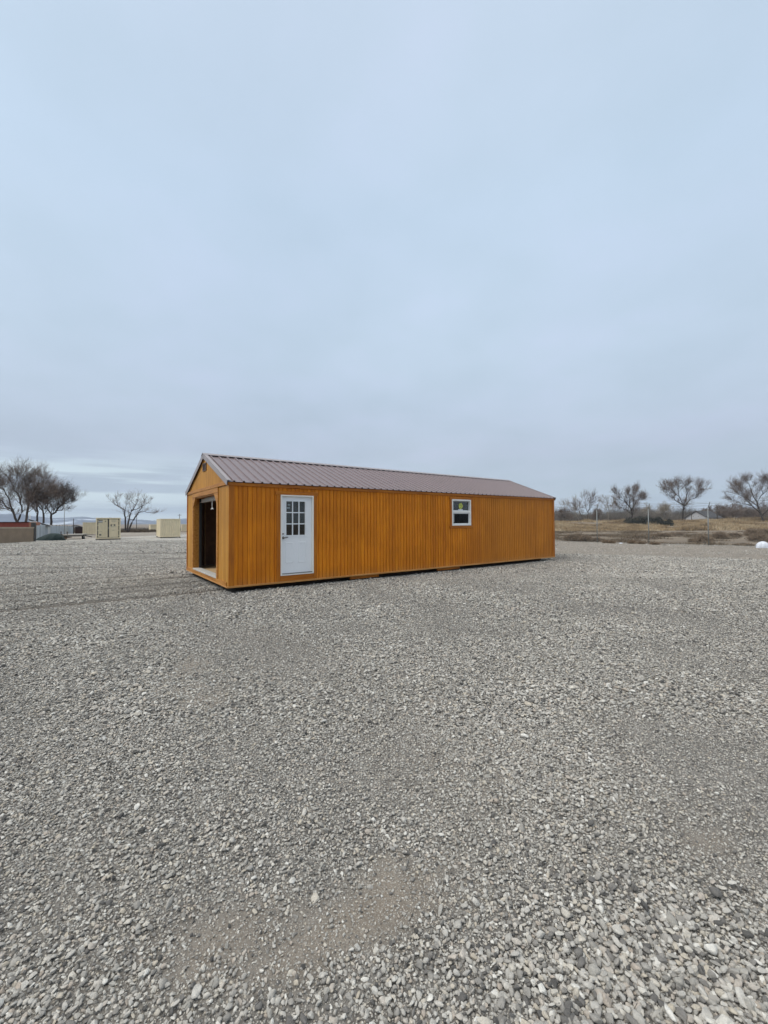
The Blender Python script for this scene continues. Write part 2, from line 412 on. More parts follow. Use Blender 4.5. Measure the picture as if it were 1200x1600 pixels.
ci.inputs['Collection'].default_value = protos; ci.inputs['Separate Children'].default_value = True; ci.inputs['Reset Children'].default_value = True
def attr(nm, t):
    x = ng.nodes.new('GeometryNodeInputNamedAttribute'); x.data_type = t; x.inputs[0].default_value = nm; return x.outputs[0]
L = ng.links.new
L(gi.outputs[0], iop.inputs['Points']); L(ci.outputs[0], iop.inputs['Instance']); iop.inputs['Pick Instance'].default_value = True
L(attr('pick', 'INT'), iop.inputs['Instance Index']); L(attr('siz', 'FLOAT'), iop.inputs['Scale'])
e2r = ng.nodes.new('FunctionNodeEulerToRotation'); L(attr('rot', 'FLOAT_VECTOR'), e2r.inputs[0]); L(e2r.outputs[0], iop.inputs['Rotation'])
L(iop.outputs[0], go.inputs[0])
md = gr.modifiers.new('scatter', 'NODES'); md.node_group = ng

# ------------------------------------------------------------------ the shed
Lg, W, B, H = 12.19, 4.257, 0.13, 2.257
TOP = B + H            # 2.387
RIDGE = 3.280
shed = empty('storage_shed', (SX, SY, 0), YAW, 'long honey-orange wooden shed with brown ribbed metal roof and open garage end', 'shed')

def subtract(z0, z1, holes):
    seg = [(z0, z1)]
    for a, b in holes:
        out = []
        for p, q in seg:
            if b <= p or a >= q: out.append((p, q)); continue
            if a > p: out.append((p, a))
            if b < q: out.append((b, q))
        seg = out
    return seg
def siding_wall(u0, u1, z0, topf, openings, mp, flip, pitch=0.1016, gw=0.013, gd=0.016, start=0.0):
    """grooved boards; mp(u, z, depth) -> point, depth is inwards"""
    mb = MB(); cuts = [u0]
    k = math.ceil((u0 - start) / pitch)
    while start + k * pitch < u1:
        cuts.append(start + k * pitch); k += 1
    cuts.append(u1)
    ivs = []
    for a, b in zip(cuts[:-1], cuts[1:]):
        if b - a < 1e-4: continue
        g_ = gw * (1.5 if round((b - start) / pitch) % 12 == 0 else 1.0)
        if b - a > gw * 2.0: ivs.append((a, b - g_, 0.0)); ivs.append((b - g_, b, gd))
        else: ivs.append((a, b, 0.0))
    edges = sorted({o[0] for o in openings} | {o[1] for o in openings} | ({(u0 + u1) / 2} if topf((u0 + u1) / 2) > topf(u0) + 0.1 else set()))
    out = []
    for a, b, d in ivs:
        pts = [a] + [e for e in edges if a + 1e-5 < e < b - 1e-5] + [b]
        for p, q in zip(pts[:-1], pts[1:]): out.append((p, q, d, p == a, q == b))
    def quad(p4):
        mb.add(p4, [(3, 2, 1, 0) if flip else (0, 1, 2, 3)])
    for a, b, d, le, re in out:
        mid = (a + b) / 2
        hs = [(o[2], o[3]) for o in openings if o[0] <= mid <= o[1]]
        base_top = min(topf(a), topf(b))
        for p, q in subtract(z0, base_top, hs):
            last = abs(q - base_top) < 1e-6
            quad([mp(a, p, d), mp(b, p, d), mp(b, topf(b) if last else q, d), mp(a, topf(a) if last else q, d)])
            if d > 0:
                if le: quad([mp(a, p, 0), mp(a, p, d), mp(a, q, d), mp(a, q, 0)])
                if re: quad([mp(b, p, d), mp(b, p, 0), mp(b, q, 0), mp(b, q, d)])
    # inner skin
    es = [u0] + [e for e in edges if u0 < e < u1] + [u1]
    inn = MB()
    for a, b in zip(es[:-1], es[1:]):
        mid = (a + b) / 2; hs = [(o[2], o[3]) for o in openings if o[0] <= mid <= o[1]]
        bt = min(topf(a), topf(b))
        for p, q in subtract(z0, bt, hs):
            last = abs(q - bt) < 1e-6
            v = [mp(a, p, .02), mp(b, p, .02), mp(b, topf(b) if last else q, .02), mp(a, topf(a) if last else q, .02)]
            mb.add(v, [(0, 1, 2, 3) if flip else (3, 2, 1, 0)], 1)
    return mb

DOOR = (1.152, 1.980, 0.290, 2.143); WIN = (6.660, 7.500, 1.385, 2.198)
side_open = [(DOOR[0] + .01, DOOR[1] - .01, DOOR[2] + .01, DOOR[3] - .01), (WIN[0] + .01, WIN[1] - .01, WIN[2] + .01, WIN[3] - .01)]
wf = siding_wall(0.0, Lg, B, lambda u: TOP - 0.01, side_open, lambda u, z, d: (u, d, z), False)
wf.build('wall', [M['siding_long'], M['inner']], shed, label='long grooved orange side wall with door and window')
wb = siding_wall(0.0, Lg, B, lambda u: TOP - 0.01, [], lambda u, z, d: (u, W - d, z), True)
wb.build('wall', [M['siding_long'], M['inner']], shed)
gtop = lambda v: TOP - 0.02 + (RIDGE - TOP - 0.04) * (1 - abs(v - W / 2) / (W / 2))
G_OPEN = (0.92, 3.38, 0.235, 2.20)
wg = siding_wall(0.001, W - 0.001, B, gtop, [G_OPEN], lambda v, z, d: (d, v, z), True, gw=0.006, gd=0.004)
wg.build('wall', [M['siding_end_sheen'], M['inner']], shed, label='gable wall, sheen painted into its colour, with a garage opening')
wr = siding_wall(0.001, W - 0.001, B, gtop, [], lambda v, z, d: (Lg - d, v, z), False)
wr.build('wall', [M['siding_end_sheen'], M['inner']], shed)
MB().box(0.03, Lg - 0.03, 0.03, W - 0.03, 0.15, 0.225).build('floor', M['ply'], shed)

# framing inside
fr = MB()
x = 0.45
while x < Lg - 0.1:
    for yy in ((0.022, 0.11), (W - 0.11, W - 0.022)):
        if not (yy[0] < 1 and (DOOR[0] - .03 < x < DOOR[1] + .02 or WIN[0] - .03 < x < WIN[1] + .02)):
            fr.box(x, x + 0.038, yy[0], yy[1], 0.226, TOP - 0.1)
    for s in (0, 1):
        ya, yb = (0.03, W / 2) if s == 0 else (W - 0.03, W / 2)
        fr.prism([(ya, TOP - 0.12), (ya, TOP - 0.05), (yb, RIDGE - 0.09), (yb, RIDGE - 0.16)], lambda p, q, t: (t, p, q), x, x + 0.038)
    fr.box(x + .0385, x + 0.07, 0.12, W - 0.12, TOP - 0.12, TOP - 0.04)
    x += 0.61
fr.box(0.03, Lg - 0.03, 0.022, 0.11, TOP - 0.095, TOP - 0.03); fr.box(0.03, Lg - 0.03, W - 0.11, W - 0.022, TOP - 0.095, TOP - 0.03)
fr.build('framing', M['stud'], shed)

# skids and packing under the floor
for yy in (0.42, 1.5, 2.65, 3.72):
    sk = MB().prism([(0.35, 0.149), (0.10, 0.10), (0.35, -0.03), (Lg - 0.35, -0.03), (Lg - 0.12, 0.10), (Lg - 0.35, 0.149)], lambda p, q, t: (p, t, q), yy, yy + 0.09)
    sk.build('skid', M['skid'], shed)
for a, b in ((3.05, 3.95), (6.10, 7.05)):
    bevel(MB().box(a, b, 0.055, 0.10, 0.035, 0.149).build('packing_board', M['trim_h'], shed, label='orange board showing below the wall'))

# trims on the long side
def board(name, x0, x1, y0, y1, z0, z1, mat, parent=shed, bw=0.004, label=None):
    return bevel(MB().box(x0, x1, y0, y1, z0, z1).build(name, mat, parent, label=label), bw)
FA = TOP - 0.085
board('bottom_batten', -0.022, Lg + .02, -0.022, -0.002, B - 0.012, B + 0.028, M['bottom'])
board('fascia', -0.02, Lg + 0.02, -0.030, -0.0015, FA, TOP - 0.012, M['trim_h'])
board('fascia', -0.02, Lg + 0.02, W + 0.0015, W + 0.03, FA, TOP - 0.012, M['trim_h'])
board('corner_trim', 0.0, 0.115, -0.018, -0.001, B + 0.029, FA - .001, M['trim'])
board('corner_trim', Lg - 0.115, Lg, -0.018, -0.001, B + 0.029, FA - .001, M['trim'])
board('corner_trim', Lg + .001, Lg + .018, -0.018, 0.09, B + 0.029, FA - .001, M['trim'])
board('corner_trim', Lg + .001, Lg + .018, W - 0.09, W + 0.018, B + 0.029, FA - .001, M['trim'])
# door trim
dx0, dx1, dz0, dz1 = DOOR
board('door_trim', dx0 - 0.095, dx0 - .001, -0.020, -0.001, B + .029, dz1 + .001, M['trim'])
board('door_trim', dx1 + .001, dx1 + 0.095, -0.020, -0.001, B + .029, dz1 + .001, M['trim'])
board('door_trim', dx0 - 0.12, dx1 + 0.12, -0.024, -0.001, dz1 + .002, dz1 + 0.085, M['trim_h'])
board('door_trim', dx0 - 0.0, dx1 + 0.0, -0.020, -0.001, B + .031, dz0 - .002, M['trim_h'])
# window trim
wx0, wx1, wz0, wz1 = WIN
board('window_trim', wx0 - 0.085, wx0 - .001, -0.020, -0.001, wz0 - .0, wz1, M['trim'])
board('window_trim', wx1 + .001, wx1 + 0.085, -0.020, -0.001, wz0 - .0, wz1, M['trim'])
board('window_trim', wx0 - 0.10, wx1 + 0.10, -0.024, -0.001, wz1 + .001, wz1 + 0.075, M['trim_h'])
board('window_trim', wx0 - 0.10, wx1 + 0.10, -0.024, -0.001, wz0 - 0.085, wz0 - .001, M['trim_h'])

# gable end trims (faces -x)
g0, g1, gb, gt = G_OPEN
board('sill_board', -0.020, -0.001, 0.10, W - 0.1, B - 0.010, 0.232, M['trim_end'])
board('opening_trim', -0.022, -0.001, g0 - 0.12, g0 - .001, 0.233, gt + .001, M['trim_end'])
board('opening_trim', -0.022, -0.001, g1 + .001, g1 + 0.12, 0.233, gt + .001, M['trim_end'])
board('opening_trim', -0.026, -0.001, g0 - 0.12, g1 + 0.12, gt + .002, gt + 0.115, M['trim_end'])
board('belt_trim', -0.030, -0.001, 0.02, W - .02, gt + 0.125, gt + 0.205, M['trim_end'])
board('corner_trim', -0.018, -0.001, W - 0.05, W + 0.018, B, gt + 0.12, M['trim'])
board('end_batten', -0.030, -0.0205, -0.0, W, B - 0.012, B + .02, M['bottom'])
# opening lining + chamfered corners
board('jamb', 0.0, 0.13, g0 - 0.0, g0 + 0.02, 0.236, gt, M['trim_end'])
board('jamb', 0.0, 0.13, g1 - 0.02, g1 - 0.0, 0.236, gt, M['trim_end'])
board('jamb', 0.0, 0.13, g0 + .021, g1 - .021, gt - 0.025, gt - .001, M['trim_end'])
for sg, yy in ((1, g0), (-1, g1)):
    c = MB().prism([(yy + sg * .0005, gt - 0.0), (yy + sg * 0.25, gt - 0.0), (yy + sg * .0005, gt - 0.25)], lambda p, q, t: (t, p, q), -0.021, 0.045)
    bevel(c.build('corner_bracket', M['trim_end'], shed))
board('threshold', -0.028, 0.17, g0 + .001, g1 - .001, 0.2255, 0.262, M['pale'])
for yy in (g0 + .021, g1 - .075):
    board('door_guide', 0.131, 0.19, yy, yy + 0.054, 0.262, gt - .03, M['black'])

# roll-up door wound above the opening
ru = MB(); cx, cz, rr = 0.42, 2.36, 0.20
prof = []
for k in range(48):
    a_ = 2 * math.pi * k / 48; q = rr + (0.008 if k % 2 else -0.004)
    prof.append((cx + q * math.cos(a_), cz + q * math.sin(a_)))
ru.prism(prof, lambda p, q, t: (p, t, q), g0 - 0.03, g1 + 0.03)
rd = ru.build('rollup_door', simple('pale door curtain', (0.62, 0.66, 0.66), 0.4, 0.05, 4), shed)
bb = MB().box(0.17, 0.21, g0 + .03, g1 - .03, gt - 0.115, gt - 0.03)
bb.box(0.14, 0.24, g0 + .03, g1 - .03, gt - 0.128, gt - 0.116)
bevel(bb.build('bottom_bar', M['pale'], rd))
hp = MB(); hy = 2.05
hp.tube([(0.16, hy, gt - 0.10), (0.16, hy, gt - 0.32)], 0.011, 6); hp.tube([(0.16, hy - 0.10, gt - 0.345), (0.16, hy - 0.05, gt - 0.325), (0.16, hy + 0.05, gt - 0.325), (0.16, hy + 0.10, gt - 0.345)], 0.016, 6)
hp.build('pull_handle', M['vinyl'], rd, True)

# gable vent
vn = MB(); v0, v1, z0, z1 = 1.95, 2.31, 2.83, 3.03
vn.box(-0.022, -0.001, v0, v0 + .025, z0, z1); vn.box(-0.022, -0.001, v1 - .025, v1, z0, z1); vn.box(-0.022, -0.001, v0 + .025, v1 - .025, z0, z0 + .02); vn.box(-0.022, -0.001, v0 + .025, v1 - .025, z1 - .02, z1)
vn.box(-0.004, -0.0015, v0 + .025, v1 - .025, z0 + .02, z1 - .02)
k = z0 + .03
while k < z1 - .03:
    vn.prism([(-0.020, k), (-0.006, k + .016), (-0.005, k + .013), (-0.019, k - .003)], lambda p, q, t: (p, t, q), v0 + .025, v1 - .025); k += 0.022
vn.build('gable_vent', M['vent'], shed)

# ---- roof: ribbed sheets on two slopes
OV = 0.045; EY = -0.055; EZ = TOP - 0.004; RY = W / 2; RZ = RIDGE - 0.035
slope = math.atan2(RZ - EZ, RY - EY); sn, cs = math.sin(slope), math.cos(slope)
def ribs():
    pts = []; pitch = 0.2032; x = -OV
    pts.append((x, 0.0)); k = 0
    while True:
        c = 0.10 + k * pitch
        if c > Lg + OV - 0.05: break
        pts += [(c - 0.026, 0), (c - 0.015, 0.031), (c + 0.015, 0.031), (c + 0.026, 0)]
        k += 1
    pts.append((Lg + OV, 0.0)); return pts
rp = ribs(); rf = MB()
for side in (0, 1):
    def P(x, t, h):
        y = EY + (RY - EY) * t - sn * h; z = EZ + (RZ - EZ) * t + cs * h
        return (x, y if side == 0 else W - y, z)
    n = len(rp)
    vs = [P(x, 0, h) for x, h in rp] + [P(x, 0.985, h) for x, h in rp] + [P(x, 0, h - 0.004) for x, h in rp] + [P(x, 0.985, h - 0.004) for x, h in rp]
    fs = []
    for i in range(n - 1):
        f1 = (i, i + 1, n + i + 1, n + i); f2 = (2 * n + i, 3 * n + i, 3 * n + i + 1, 2 * n + i + 1); f3 = (i, 2 * n + i, 2 * n + i + 1, i + 1)
        fs += [f1, f2, f3]
    rf.add(vs, fs)
roof = rf.build('roof', M['roof'], shed, label='brown ribbed metal roof')
dk = MB()
for side in (0, 1):
    def P(x, t, h):
        y = EY + 0.02 + (RY - EY - 0.02) * t - sn * h; z = EZ + (RZ - EZ) * t + cs * h
        return (x, y if side == 0 else W - y, z)
    for a_, b_ in ((-0.02, Lg + .02),):
        vs = [P(a_, 0.02, -.012), P(b_, 0.02, -.012), P(b_, 0.97, -.012), P(a_, 0.97, -.012), P(a_, 0.02, -.03), P(b_, 0.02, -.03), P(b_, 0.97, -.03), P(a_, 0.97, -.03)]
        dk.add(vs, [(0, 1, 2, 3), (7, 6, 5, 4), (0, 4, 5, 1), (1, 5, 6, 2), (2, 6, 7, 3), (3, 7, 4, 0)])
dk.build('roof_deck', M['inner'], roof)
rc = MB(); wl = 0.15
for side in (0, 1):
    def P(x, s, h):
        y = RY - s * cs - sn * h; z = RZ - s * sn + cs * h
        return (x, y if side == 0 else W - y, z)
    for a_, b_ in ((-OV - .02, Lg + OV + .02),):
        vs = [P(a_, -0.012, .037), P(b_, -0.012, .037), P(b_, wl, .034), P(a_, wl, .034), P(a_, -0.012, .042), P(b_, -0.012, .042), P(b_, wl, .039), P(a_, wl, .039)]
        rc.add(vs, [(3, 2, 1, 0), (4, 5, 6, 7), (0, 1, 5, 4), (1, 2, 6, 5), (2, 3, 7, 6), (3, 0, 4, 7)])
rc.build('ridge_cap', M['roof_trim'], roof)
for xe, sg in ((-OV, -1), (Lg + OV, 1)):
    rk = MB()
    for side in (0, 1):
        def P(x, s, h):
            y = EY + s * cs - sn * h; z = EZ + s * sn + cs * h
            return (x, y if side == 0 else W - y, z)
        LL = (RY - EY) / cs
        for (xa, xb, ha, hb) in ((xe, xe + sg * 0.008, -0.085, 0.030), (xe - sg * 0.075, xe + sg * 0.008, 0.0305, 0.036)):
            vs = [P(xa, -0.01, ha), P(xb, -0.01, ha), P(xb, LL + .01, ha), P(xa, LL + .01, ha), P(xa, -0.01, hb), P(xb, -0.01, hb), P(xb, LL + .01, hb), P(xa, LL + .01, hb)]
            rk.add(vs, [(3, 2, 1, 0), (4, 5, 6, 7), (0, 1, 5, 4), (1, 2, 6, 5), (2, 3, 7, 6), (3, 0, 4, 7)])
    rk.build('rake_trim', M['roof_trim'], roof)

# ---- side door
def rectframe(x0, x1, z0, z1, w, y0, y1, mat, name, parent):
    mb = MB(); mb.box(x0, x0 + w, y0, y1, z0, z1); mb.box(x1 - w, x1, y0, y1, z0, z1)
    mb.box(x0 + w, x1 - w, y0 + .0005, y1 - .0005, z0, z0 + w); mb.box(x0 + w, x1 - w, y0 + .0005, y1 - .0005, z1 - w, z1)
    return mb.build(name, mat, parent)
door = MB(); sy = 0.022
lx0, lx1, lz0, lz1 = 1.300, 1.780, 1.210, 2.000
a0, a1, b0, b1 = dx0 + 0.032, dx1 - 0.032, dz0 + 0.045, dz1 - 0.032
door.box(a0, lx0, sy, sy + .04, b0, b1); door.box(lx1, a1, sy, sy + .04, b0, b1)
door.box(lx0, lx1, sy, sy + .04, b0, lz0); door.box(lx0, lx1, sy, sy + .04, lz1, b1)
do = door.build('door', M['white'], shed, label='white nine-pane entry door')
em = MB()
for x0, x1 in ((1.285, 1.475), (1.60, 1.79)):
    z0_, z1_ = 0.56, 1.05
    # raised lip then inner field, a stepped embossed panel
    for q, (i_, h_) in enumerate(((0.0, 0.006), (0.022, 0.003))):
        pass
    pr = [(0.0, 0.0), (0.014, 0.006), (0.022, 0.006), (0.034, 0.001)]
    rings = [[(x0 + i_, sy - h_, z0_ + i_), (x1 - i_, sy - h_, z0_ + i_), (x1 - i_, sy - h_, z1_ - i_), (x0 + i_, sy - h_, z1_ - i_)] for i_, h_ in pr]
    vs = [p for r_ in rings for p in r_]; fs = [(4 * r_ + j, 4 * r_ + (j + 1) % 4, 4 * (r_ + 1) + (j + 1) % 4, 4 * (r_ + 1) + j) for r_ in range(3) for j in range(4)] + [(12, 13, 14, 15)]
    em.add(vs, fs)
em.build('embossed_panel', M['white'], do)
rectframe(dx0, dx1, dz0, dz1, 0.030, -0.030, 0.075, M['frame_w'], 'door_frame', do)
bevel(MB().box(dx0 + .03, dx1 - .03, -0.036, 0.05, dz0 + .031, dz0 + .040).build('door_sill', M['chrome'], do))
gl = rectframe(lx0 - .022, lx1 + .022, lz0 - .022, lz1 + .022, 0.024, sy - .010, sy - .0005, M['white'], 'glazing_frame', do)
mu = MB(); pw = (lx1 - lx0) / 3; ph = (lz1 - lz0) / 3
for k in (1, 2): mu.box(lx0 + pw * k - .011, lx0 + pw * k + .011, sy - .008, sy + .012, lz0 + .002, lz1 - .002)
for k in (1, 2):
    for j in range(3): mu.box(lx0 + pw * j + (.011 if j else .002), lx0 + pw * (j + 1) - (.011 if j < 2 else .002), sy - .0075, sy + .0115, lz0 + ph * k - .011, lz0 + ph * k + .011)
mu.build('glazing_bars', M['white'], gl)
for j in range(3):
    for k in range(3):
        MB().box(lx0 + pw * j + .012, lx0 + pw * (j + 1) - .012, sy + .014, sy + .018, lz0 + ph * k + .012, lz0 + ph * (k + 1) - .012).build('pane', M['glass'], do)
M['stick'] = simple('faded sticker', (0.42, 0.46, 0.46), 0.6, .1)
for (x0, x1, zc) in ((lx0 + .045, lx0 + .11, lz1 - .085), (lx0 + .02, lx0 + .10, lz1 - .155)): MB().box(x0, x1, sy + .0125, sy + .0135, zc - .009, zc + .009).build('sticker', M['stick'], do)
kn = MB(); kx, kz = dx0 + .075, 1.155
kn.tube([(kx, sy, kz), (kx, sy - .012, kz)], 0.030, 14); kn.tube([(kx, sy - .012, kz), (kx, sy - .05, kz)], 0.011, 8)
kn.tube([(kx, sy - .05, kz), (kx + .04, sy - .055, kz + .004), (kx + .10, sy - .05, kz + .012)], [.014, .012, .009], 8)
MB().tube([(kx - .004, sy, kz + .09), (kx - .004, sy - .015, kz + .09)], 0.018, 10).build('deadbolt', M['chrome'], do, True)
kn.build('door_handle', M['chrome'], do, True)

# ---- window
wo = rectframe(wx0, wx1, wz0, wz1, 0.042, -0.030, 0.07, M['vinyl'], 'window', shed); wo['label'] = 'white two-pane sash window'
wm = wz0 + (wz1 - wz0) * 0.53
mr = MB().box(wx0 + .042, wx1 - .042, -0.006, 0.035, wm - .035, wm + .030)
bevel(mr.build('meeting_rail', M['vinyl'], wo))
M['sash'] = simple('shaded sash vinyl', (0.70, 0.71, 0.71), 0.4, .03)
rectframe(wx0 + .0425, wx1 - .0425, wz0 + .0425, wm - .0355, 0.028, 0.012, 0.04, M['sash'], 'sash', wo)
rectframe(wx0 + .0425, wx1 - .0425, wm + .0305, wz1 - .0425, 0.016, 0.022, 0.05, M['sash'], 'sash', wo)
MB().box(wx0 + .058, wx1 - .058, 0.034, 0.038, wm + .046, wz1 - .058).build('pane', M['glass'], wo)
MB().box(wx0 + .070, wx1 - .070, 0.024, 0.028, wz0 + .070, wm - .063).build('pane', M['glass_dull'], wo)
sk = MB(); cxs = (wx0 + wx1) / 2 + .01; czs = wm + .175
pg = []
for k in range(22):
    a_ = 2 * math.pi * k / 22; r_ = 0.088 + 0.010 * math.sin(3 * a_ + 1)
    if 0.9 < a_ < 1.7: r_ += 0.035
    pg.append((cxs + r_ * 1.05 * math.cos(a_), czs + r_ * 1.0 * math.sin(a_)))
sk.prism(pg, lambda p, q, t: (p, t, q), 0.030, 0.032)
so = sk.build('sticker', simple('yellow green sticker', (0.50, 0.52, 0.10), .5, .25, 14), wo, label='yellow-green round sticker with a pointed tip')
sd = MB()
for a_, b_, r_ in ((-.03, .03, .028), (.035, .01, .022), (0.0, -.035, .024)):
    sd.prism([(cxs + a_ + r_ * math.cos(t * .7854), czs + b_ + .6 * r_ * math.sin(t * .7854)) for t in range(8)], lambda p, q, t: (p, t, q), 0.0285, 0.0295)
sd.build('sticker_leaf', simple('olive sticker print', (0.22, 0.30, 0.06), .5, .2, 14), so)
MB().box(cxs - .105, cxs + .095, 0.030, 0.032, czs - .125, czs - .098).build('sticker_band', M['white'], so)
MB().box(wx0 + .085, wx0 + .14, 0.0215, 0.0230, wz0 + .10, wm - .075).build('window_label', simple('grey paper label', (0.30, 0.31, 0.30), .7, .1), wo)

# ------------------------------------------------------------------ shipping containers
def contmat(name, c):
    m = NT(name); v = m.pos()
    n = m.noise(v, 1.5, 5, 0.6); st = m.noise(m.pos(scale=(6, 6, 0.5)), 2, 5, .7)
    cc = m.ramp(n, [(0.3, tuple(x * .93 for x in c)), (0.7, tuple(x * 1.05 for x in c))])
    cc = m.mix(m.ramp(st, [(0.6, (0, 0, 0)), (0.8, (.5, .5, .5))]), cc, (0.24, 0.19, 0.12))
    m.col(cc).set(0.5, 0.4); return m.m
M['cont'] = contmat('sand container paint', (0.66, 0.565, 0.385))
M['cont_dark'] = simple('dark gasket', (0.06, 0.055, 0.045), .7, .2)
M['mark'] = simple('faded marking', (0.10, 0.095, 0.09), .7, .2)
M['plate'] = simple('grey plate', (0.42, 0.42, 0.42), .5, .1)
M['greenish'] = simple('duller door paint', (0.60, 0.52, 0.35), .5, .06)
def corr(mb, p0, p1, z0, z1, nrm, n=None, depth=0.035, pitch=0.27):
    """corrugated sheet from p0 to p1"""
    p0 = Vector(p0); p1 = Vector(p1); d = (p1 - p0); Ln = d.length; d.normalize(); nn = Vector(nrm)
    k = int(Ln / pitch); w = Ln / k; pts = []
    for i in range(k):
        for f, h in ((0, 0), (0.28, 0), (0.5, 1), (0.78, 1)): pts.append(p0 + d * (w * (i + f)) - nn * depth * h)
    pts.append(p1)
    vs = [(p.x, p.y, z0) for p in pts] + [(p.x, p.y, z1) for p in pts]; m = len(pts)
    fs = [(i, i + 1, m + i + 1, m + i) for i in range(m - 1)]
    mb.add(vs, fs)
def container(loc, rz, label, doors):
    o = empty('shipping_container', loc, rz, label, 'container', 'sand-coloured shipping containers in the yard')
    w, l, h = 2.44, 6.06, 2.59; X0, X1 = -w / 2, w / 2
    f = MB()
    for x in (X0, X1 - .14):
        for y in (0, l - .14): f.box(x, x + .14, y, y + .14, 0.10, h)
    for y in (0.0, l - .1): f.box(X0 + .14, X1 - .14, y + .001, y + .10, h - .12, h - .002); f.box(X0 + .14, X1 - .14, y + .001, y + .10, 0.12, 0.27)
    for x in (X0 + .001, X1 - .061): f.box(x, x + .06, .14, l - .14, h - .10, h - .002); f.box(x, x + .06, .14, l - .14, 0.12, 0.27)
    bevel(f.build('frame', M['cont'], o), .01)
    for x in (X0 - .004, X1 - .176):
        for y in (-.004, l - .176): MB().box(x, x + .18, y, y + .18, -0.02, 0.12).build('corner_casting', M['cont_dark'], o)
    s = MB(); corr(s, (X0 + .035, l - .14, 0), (X0 + .035, .14, 0), .27, h - .1, (-1, 0, 0)); s.build('side_panel', M['cont'], o)
    s = MB(); corr(s, (X1 - .035, .14, 0), (X1 - .035, l - .14, 0), .27, h - .1, (1, 0, 0)); s.build('side_panel', M['cont'], o)
    MB().box(X0 + .061, X1 - .061, .101, l - .101, h - .05, h - .02).build('roof_panel', M['cont'], o)
    s = MB(); corr(s, (X1 - .14, l - .03, 0), (X0 + .14, l - .03, 0), .27, h - .12, (0, 1, 0)); s.build('end_panel', M['cont'], o)
    if not doors:
        s = MB(); corr(s, (X0 + .14, .03, 0), (X1 - .14, .03, 0), .27, h - .12, (0, -1, 0), depth=.045); s.build('end_panel', M['cont'], o)
    else:
        MB().box(X0 + .14, X1 - .14, .06, .09, .27, h - .12).build('gasket', M['cont_dark'], o)
        for sg, a, b, mt in ((0, X0 + .235, -.07, M['greenish']), (1, .07, X1 - .235, M['cont'])):
            d = MB(); zs = [.31, .84, 1.36, 1.88, h - .19]
            d.box(a, b, .03, .058, zs[0], zs[-1])
            for q in zs: d.box(a, b, .012, .0295, q - (.0 if q == zs[0] else .03), q + (.0 if q == zs[-1] else .03))
            do_ = d.build('door', mt, o)
            for bx in (a + .12, b - .12) if sg == 0 else (a + .12, b - .12):
                br = MB(); br.tube([(bx + (.35 if (sg == 0 and bx < -.6) else 0), -.025, .2), (bx + (.35 if (sg == 0 and bx < -.6) else 0), -.025, h - .1)], .02, 6); br.build('locking_bar', M['cont'], do_)
            for q in (.5, 1.1, 1.7, 2.2):
                hx = a - .03 if sg == 0 else b + .03
                MB().box(hx - .035, hx + .035, .0, .05, q - .05, q + .05).build('hinge', M['cont'], do_)
            mks = []
            if sg == 0:
                mks.append((a + .02, a + .42, .0095, .0115, 2.22, 2.30)); mks.append((a + .02, a + .42, .0095, .0115, 2.00, 2.045)); mks.append((a + .64, a + .74, .026, .0295, 2.12, 2.22))
                mks.append((a + .10, a + .30, .026, .0295, .50, .68)); mks.append((a + .2, a + .36, .026, .0295, .94, .97))
                MB().box(a + .02, a + .42, .024, .029, 2.06, 2.21).build('data_plate', M['plate'], do_)
            else:
                for (u, v, q, r_) in ((.2, .72, 2.19, 2.225), (.40, .6, 2.08, 2.10), (.12, .62, 1.80, 1.83), (.12, .28, 1.60, 1.78), (.45, .62, 1.62, 1.78), (.14, .72, 1.50, 1.53), (.3, .52, 1.10, 1.13)):
                    y_ = .0095 if any(abs(q - t) < .07 for t in zs) else .026
                    mks.append((a + u, a + v, y_, .0295, q, r_))
            for q_ in mks: MB().box(*q_).build('marking', M['mark'], do_)
        bevel(MB().box(-.04, .04, -.01, .05, 1.33, 1.42).build('lock_box', M['pale'], o))
    return o
def gx(px, Y): return (px - 600) / F_PX * Y
def place(px, Y, dz=0.0):
    x = gx(px, Y); return (x, Y, gzf(x, Y) + dz)
c1 = container(place(169.5, 48.8), R(33.6), 'sand-coloured container with twin doors and locking bars facing the camera', True)
c3 = container(place(266.5, 56.0), R(33), 'blank corrugated sand-coloured container just left of the wooden shed', False)
def ccopy(px, Y, rz, label):
    c = copy_tree(c3); c.location = place(px, Y); c.rotation_euler = (0, 0, rz); c['label'] = label; return c
ccopy(140.5, 87, R(36), 'sand-coloured container half hidden behind the one with twin doors')
ccopy(241, 152, R(34), 'far pale container peeking out left of the blank corrugated container')
ccopy(290, 150, R(28), 'far pale container between the blank corrugated container and the wooden shed')

# ------------------------------------------------------------------ left: wall, metal fence, sheds, trailer, tarp heap
def run(name, p, q, hgt, thick, mat, label, cat):
    """wall along p -> q on the ground; local x along the run"""
    dx, dy = q[0] - p[0], q[1] - p[1]; L_ = math.hypot(dx, dy)
    o = empty(name, (p[0], p[1], 0), math.atan2(dy, dx), label, cat); return o, L_
M['stucco'] = simple('tan stucco', (0.245, 0.185, 0.130), .9, .12, 1.2, .2, bump=.3)
M['stucco_cap'] = simple('pale cap', (0.36, 0.30, 0.22), .9, .12, 2)
p, q = (-33.5, 31.0), (-37.15, 44.0)
wl_, L_ = run('boundary_wall', p, q, 1.5, .2, None, 'low tan rendered wall with a pale cap at the far left', 'wall')
n_ = 8
def zline(p, q, t): return gzf(p[0] + (q[0] - p[0]) * t, p[1] + (q[1] - p[1]) * t)
mb = MB(); cp = MB()
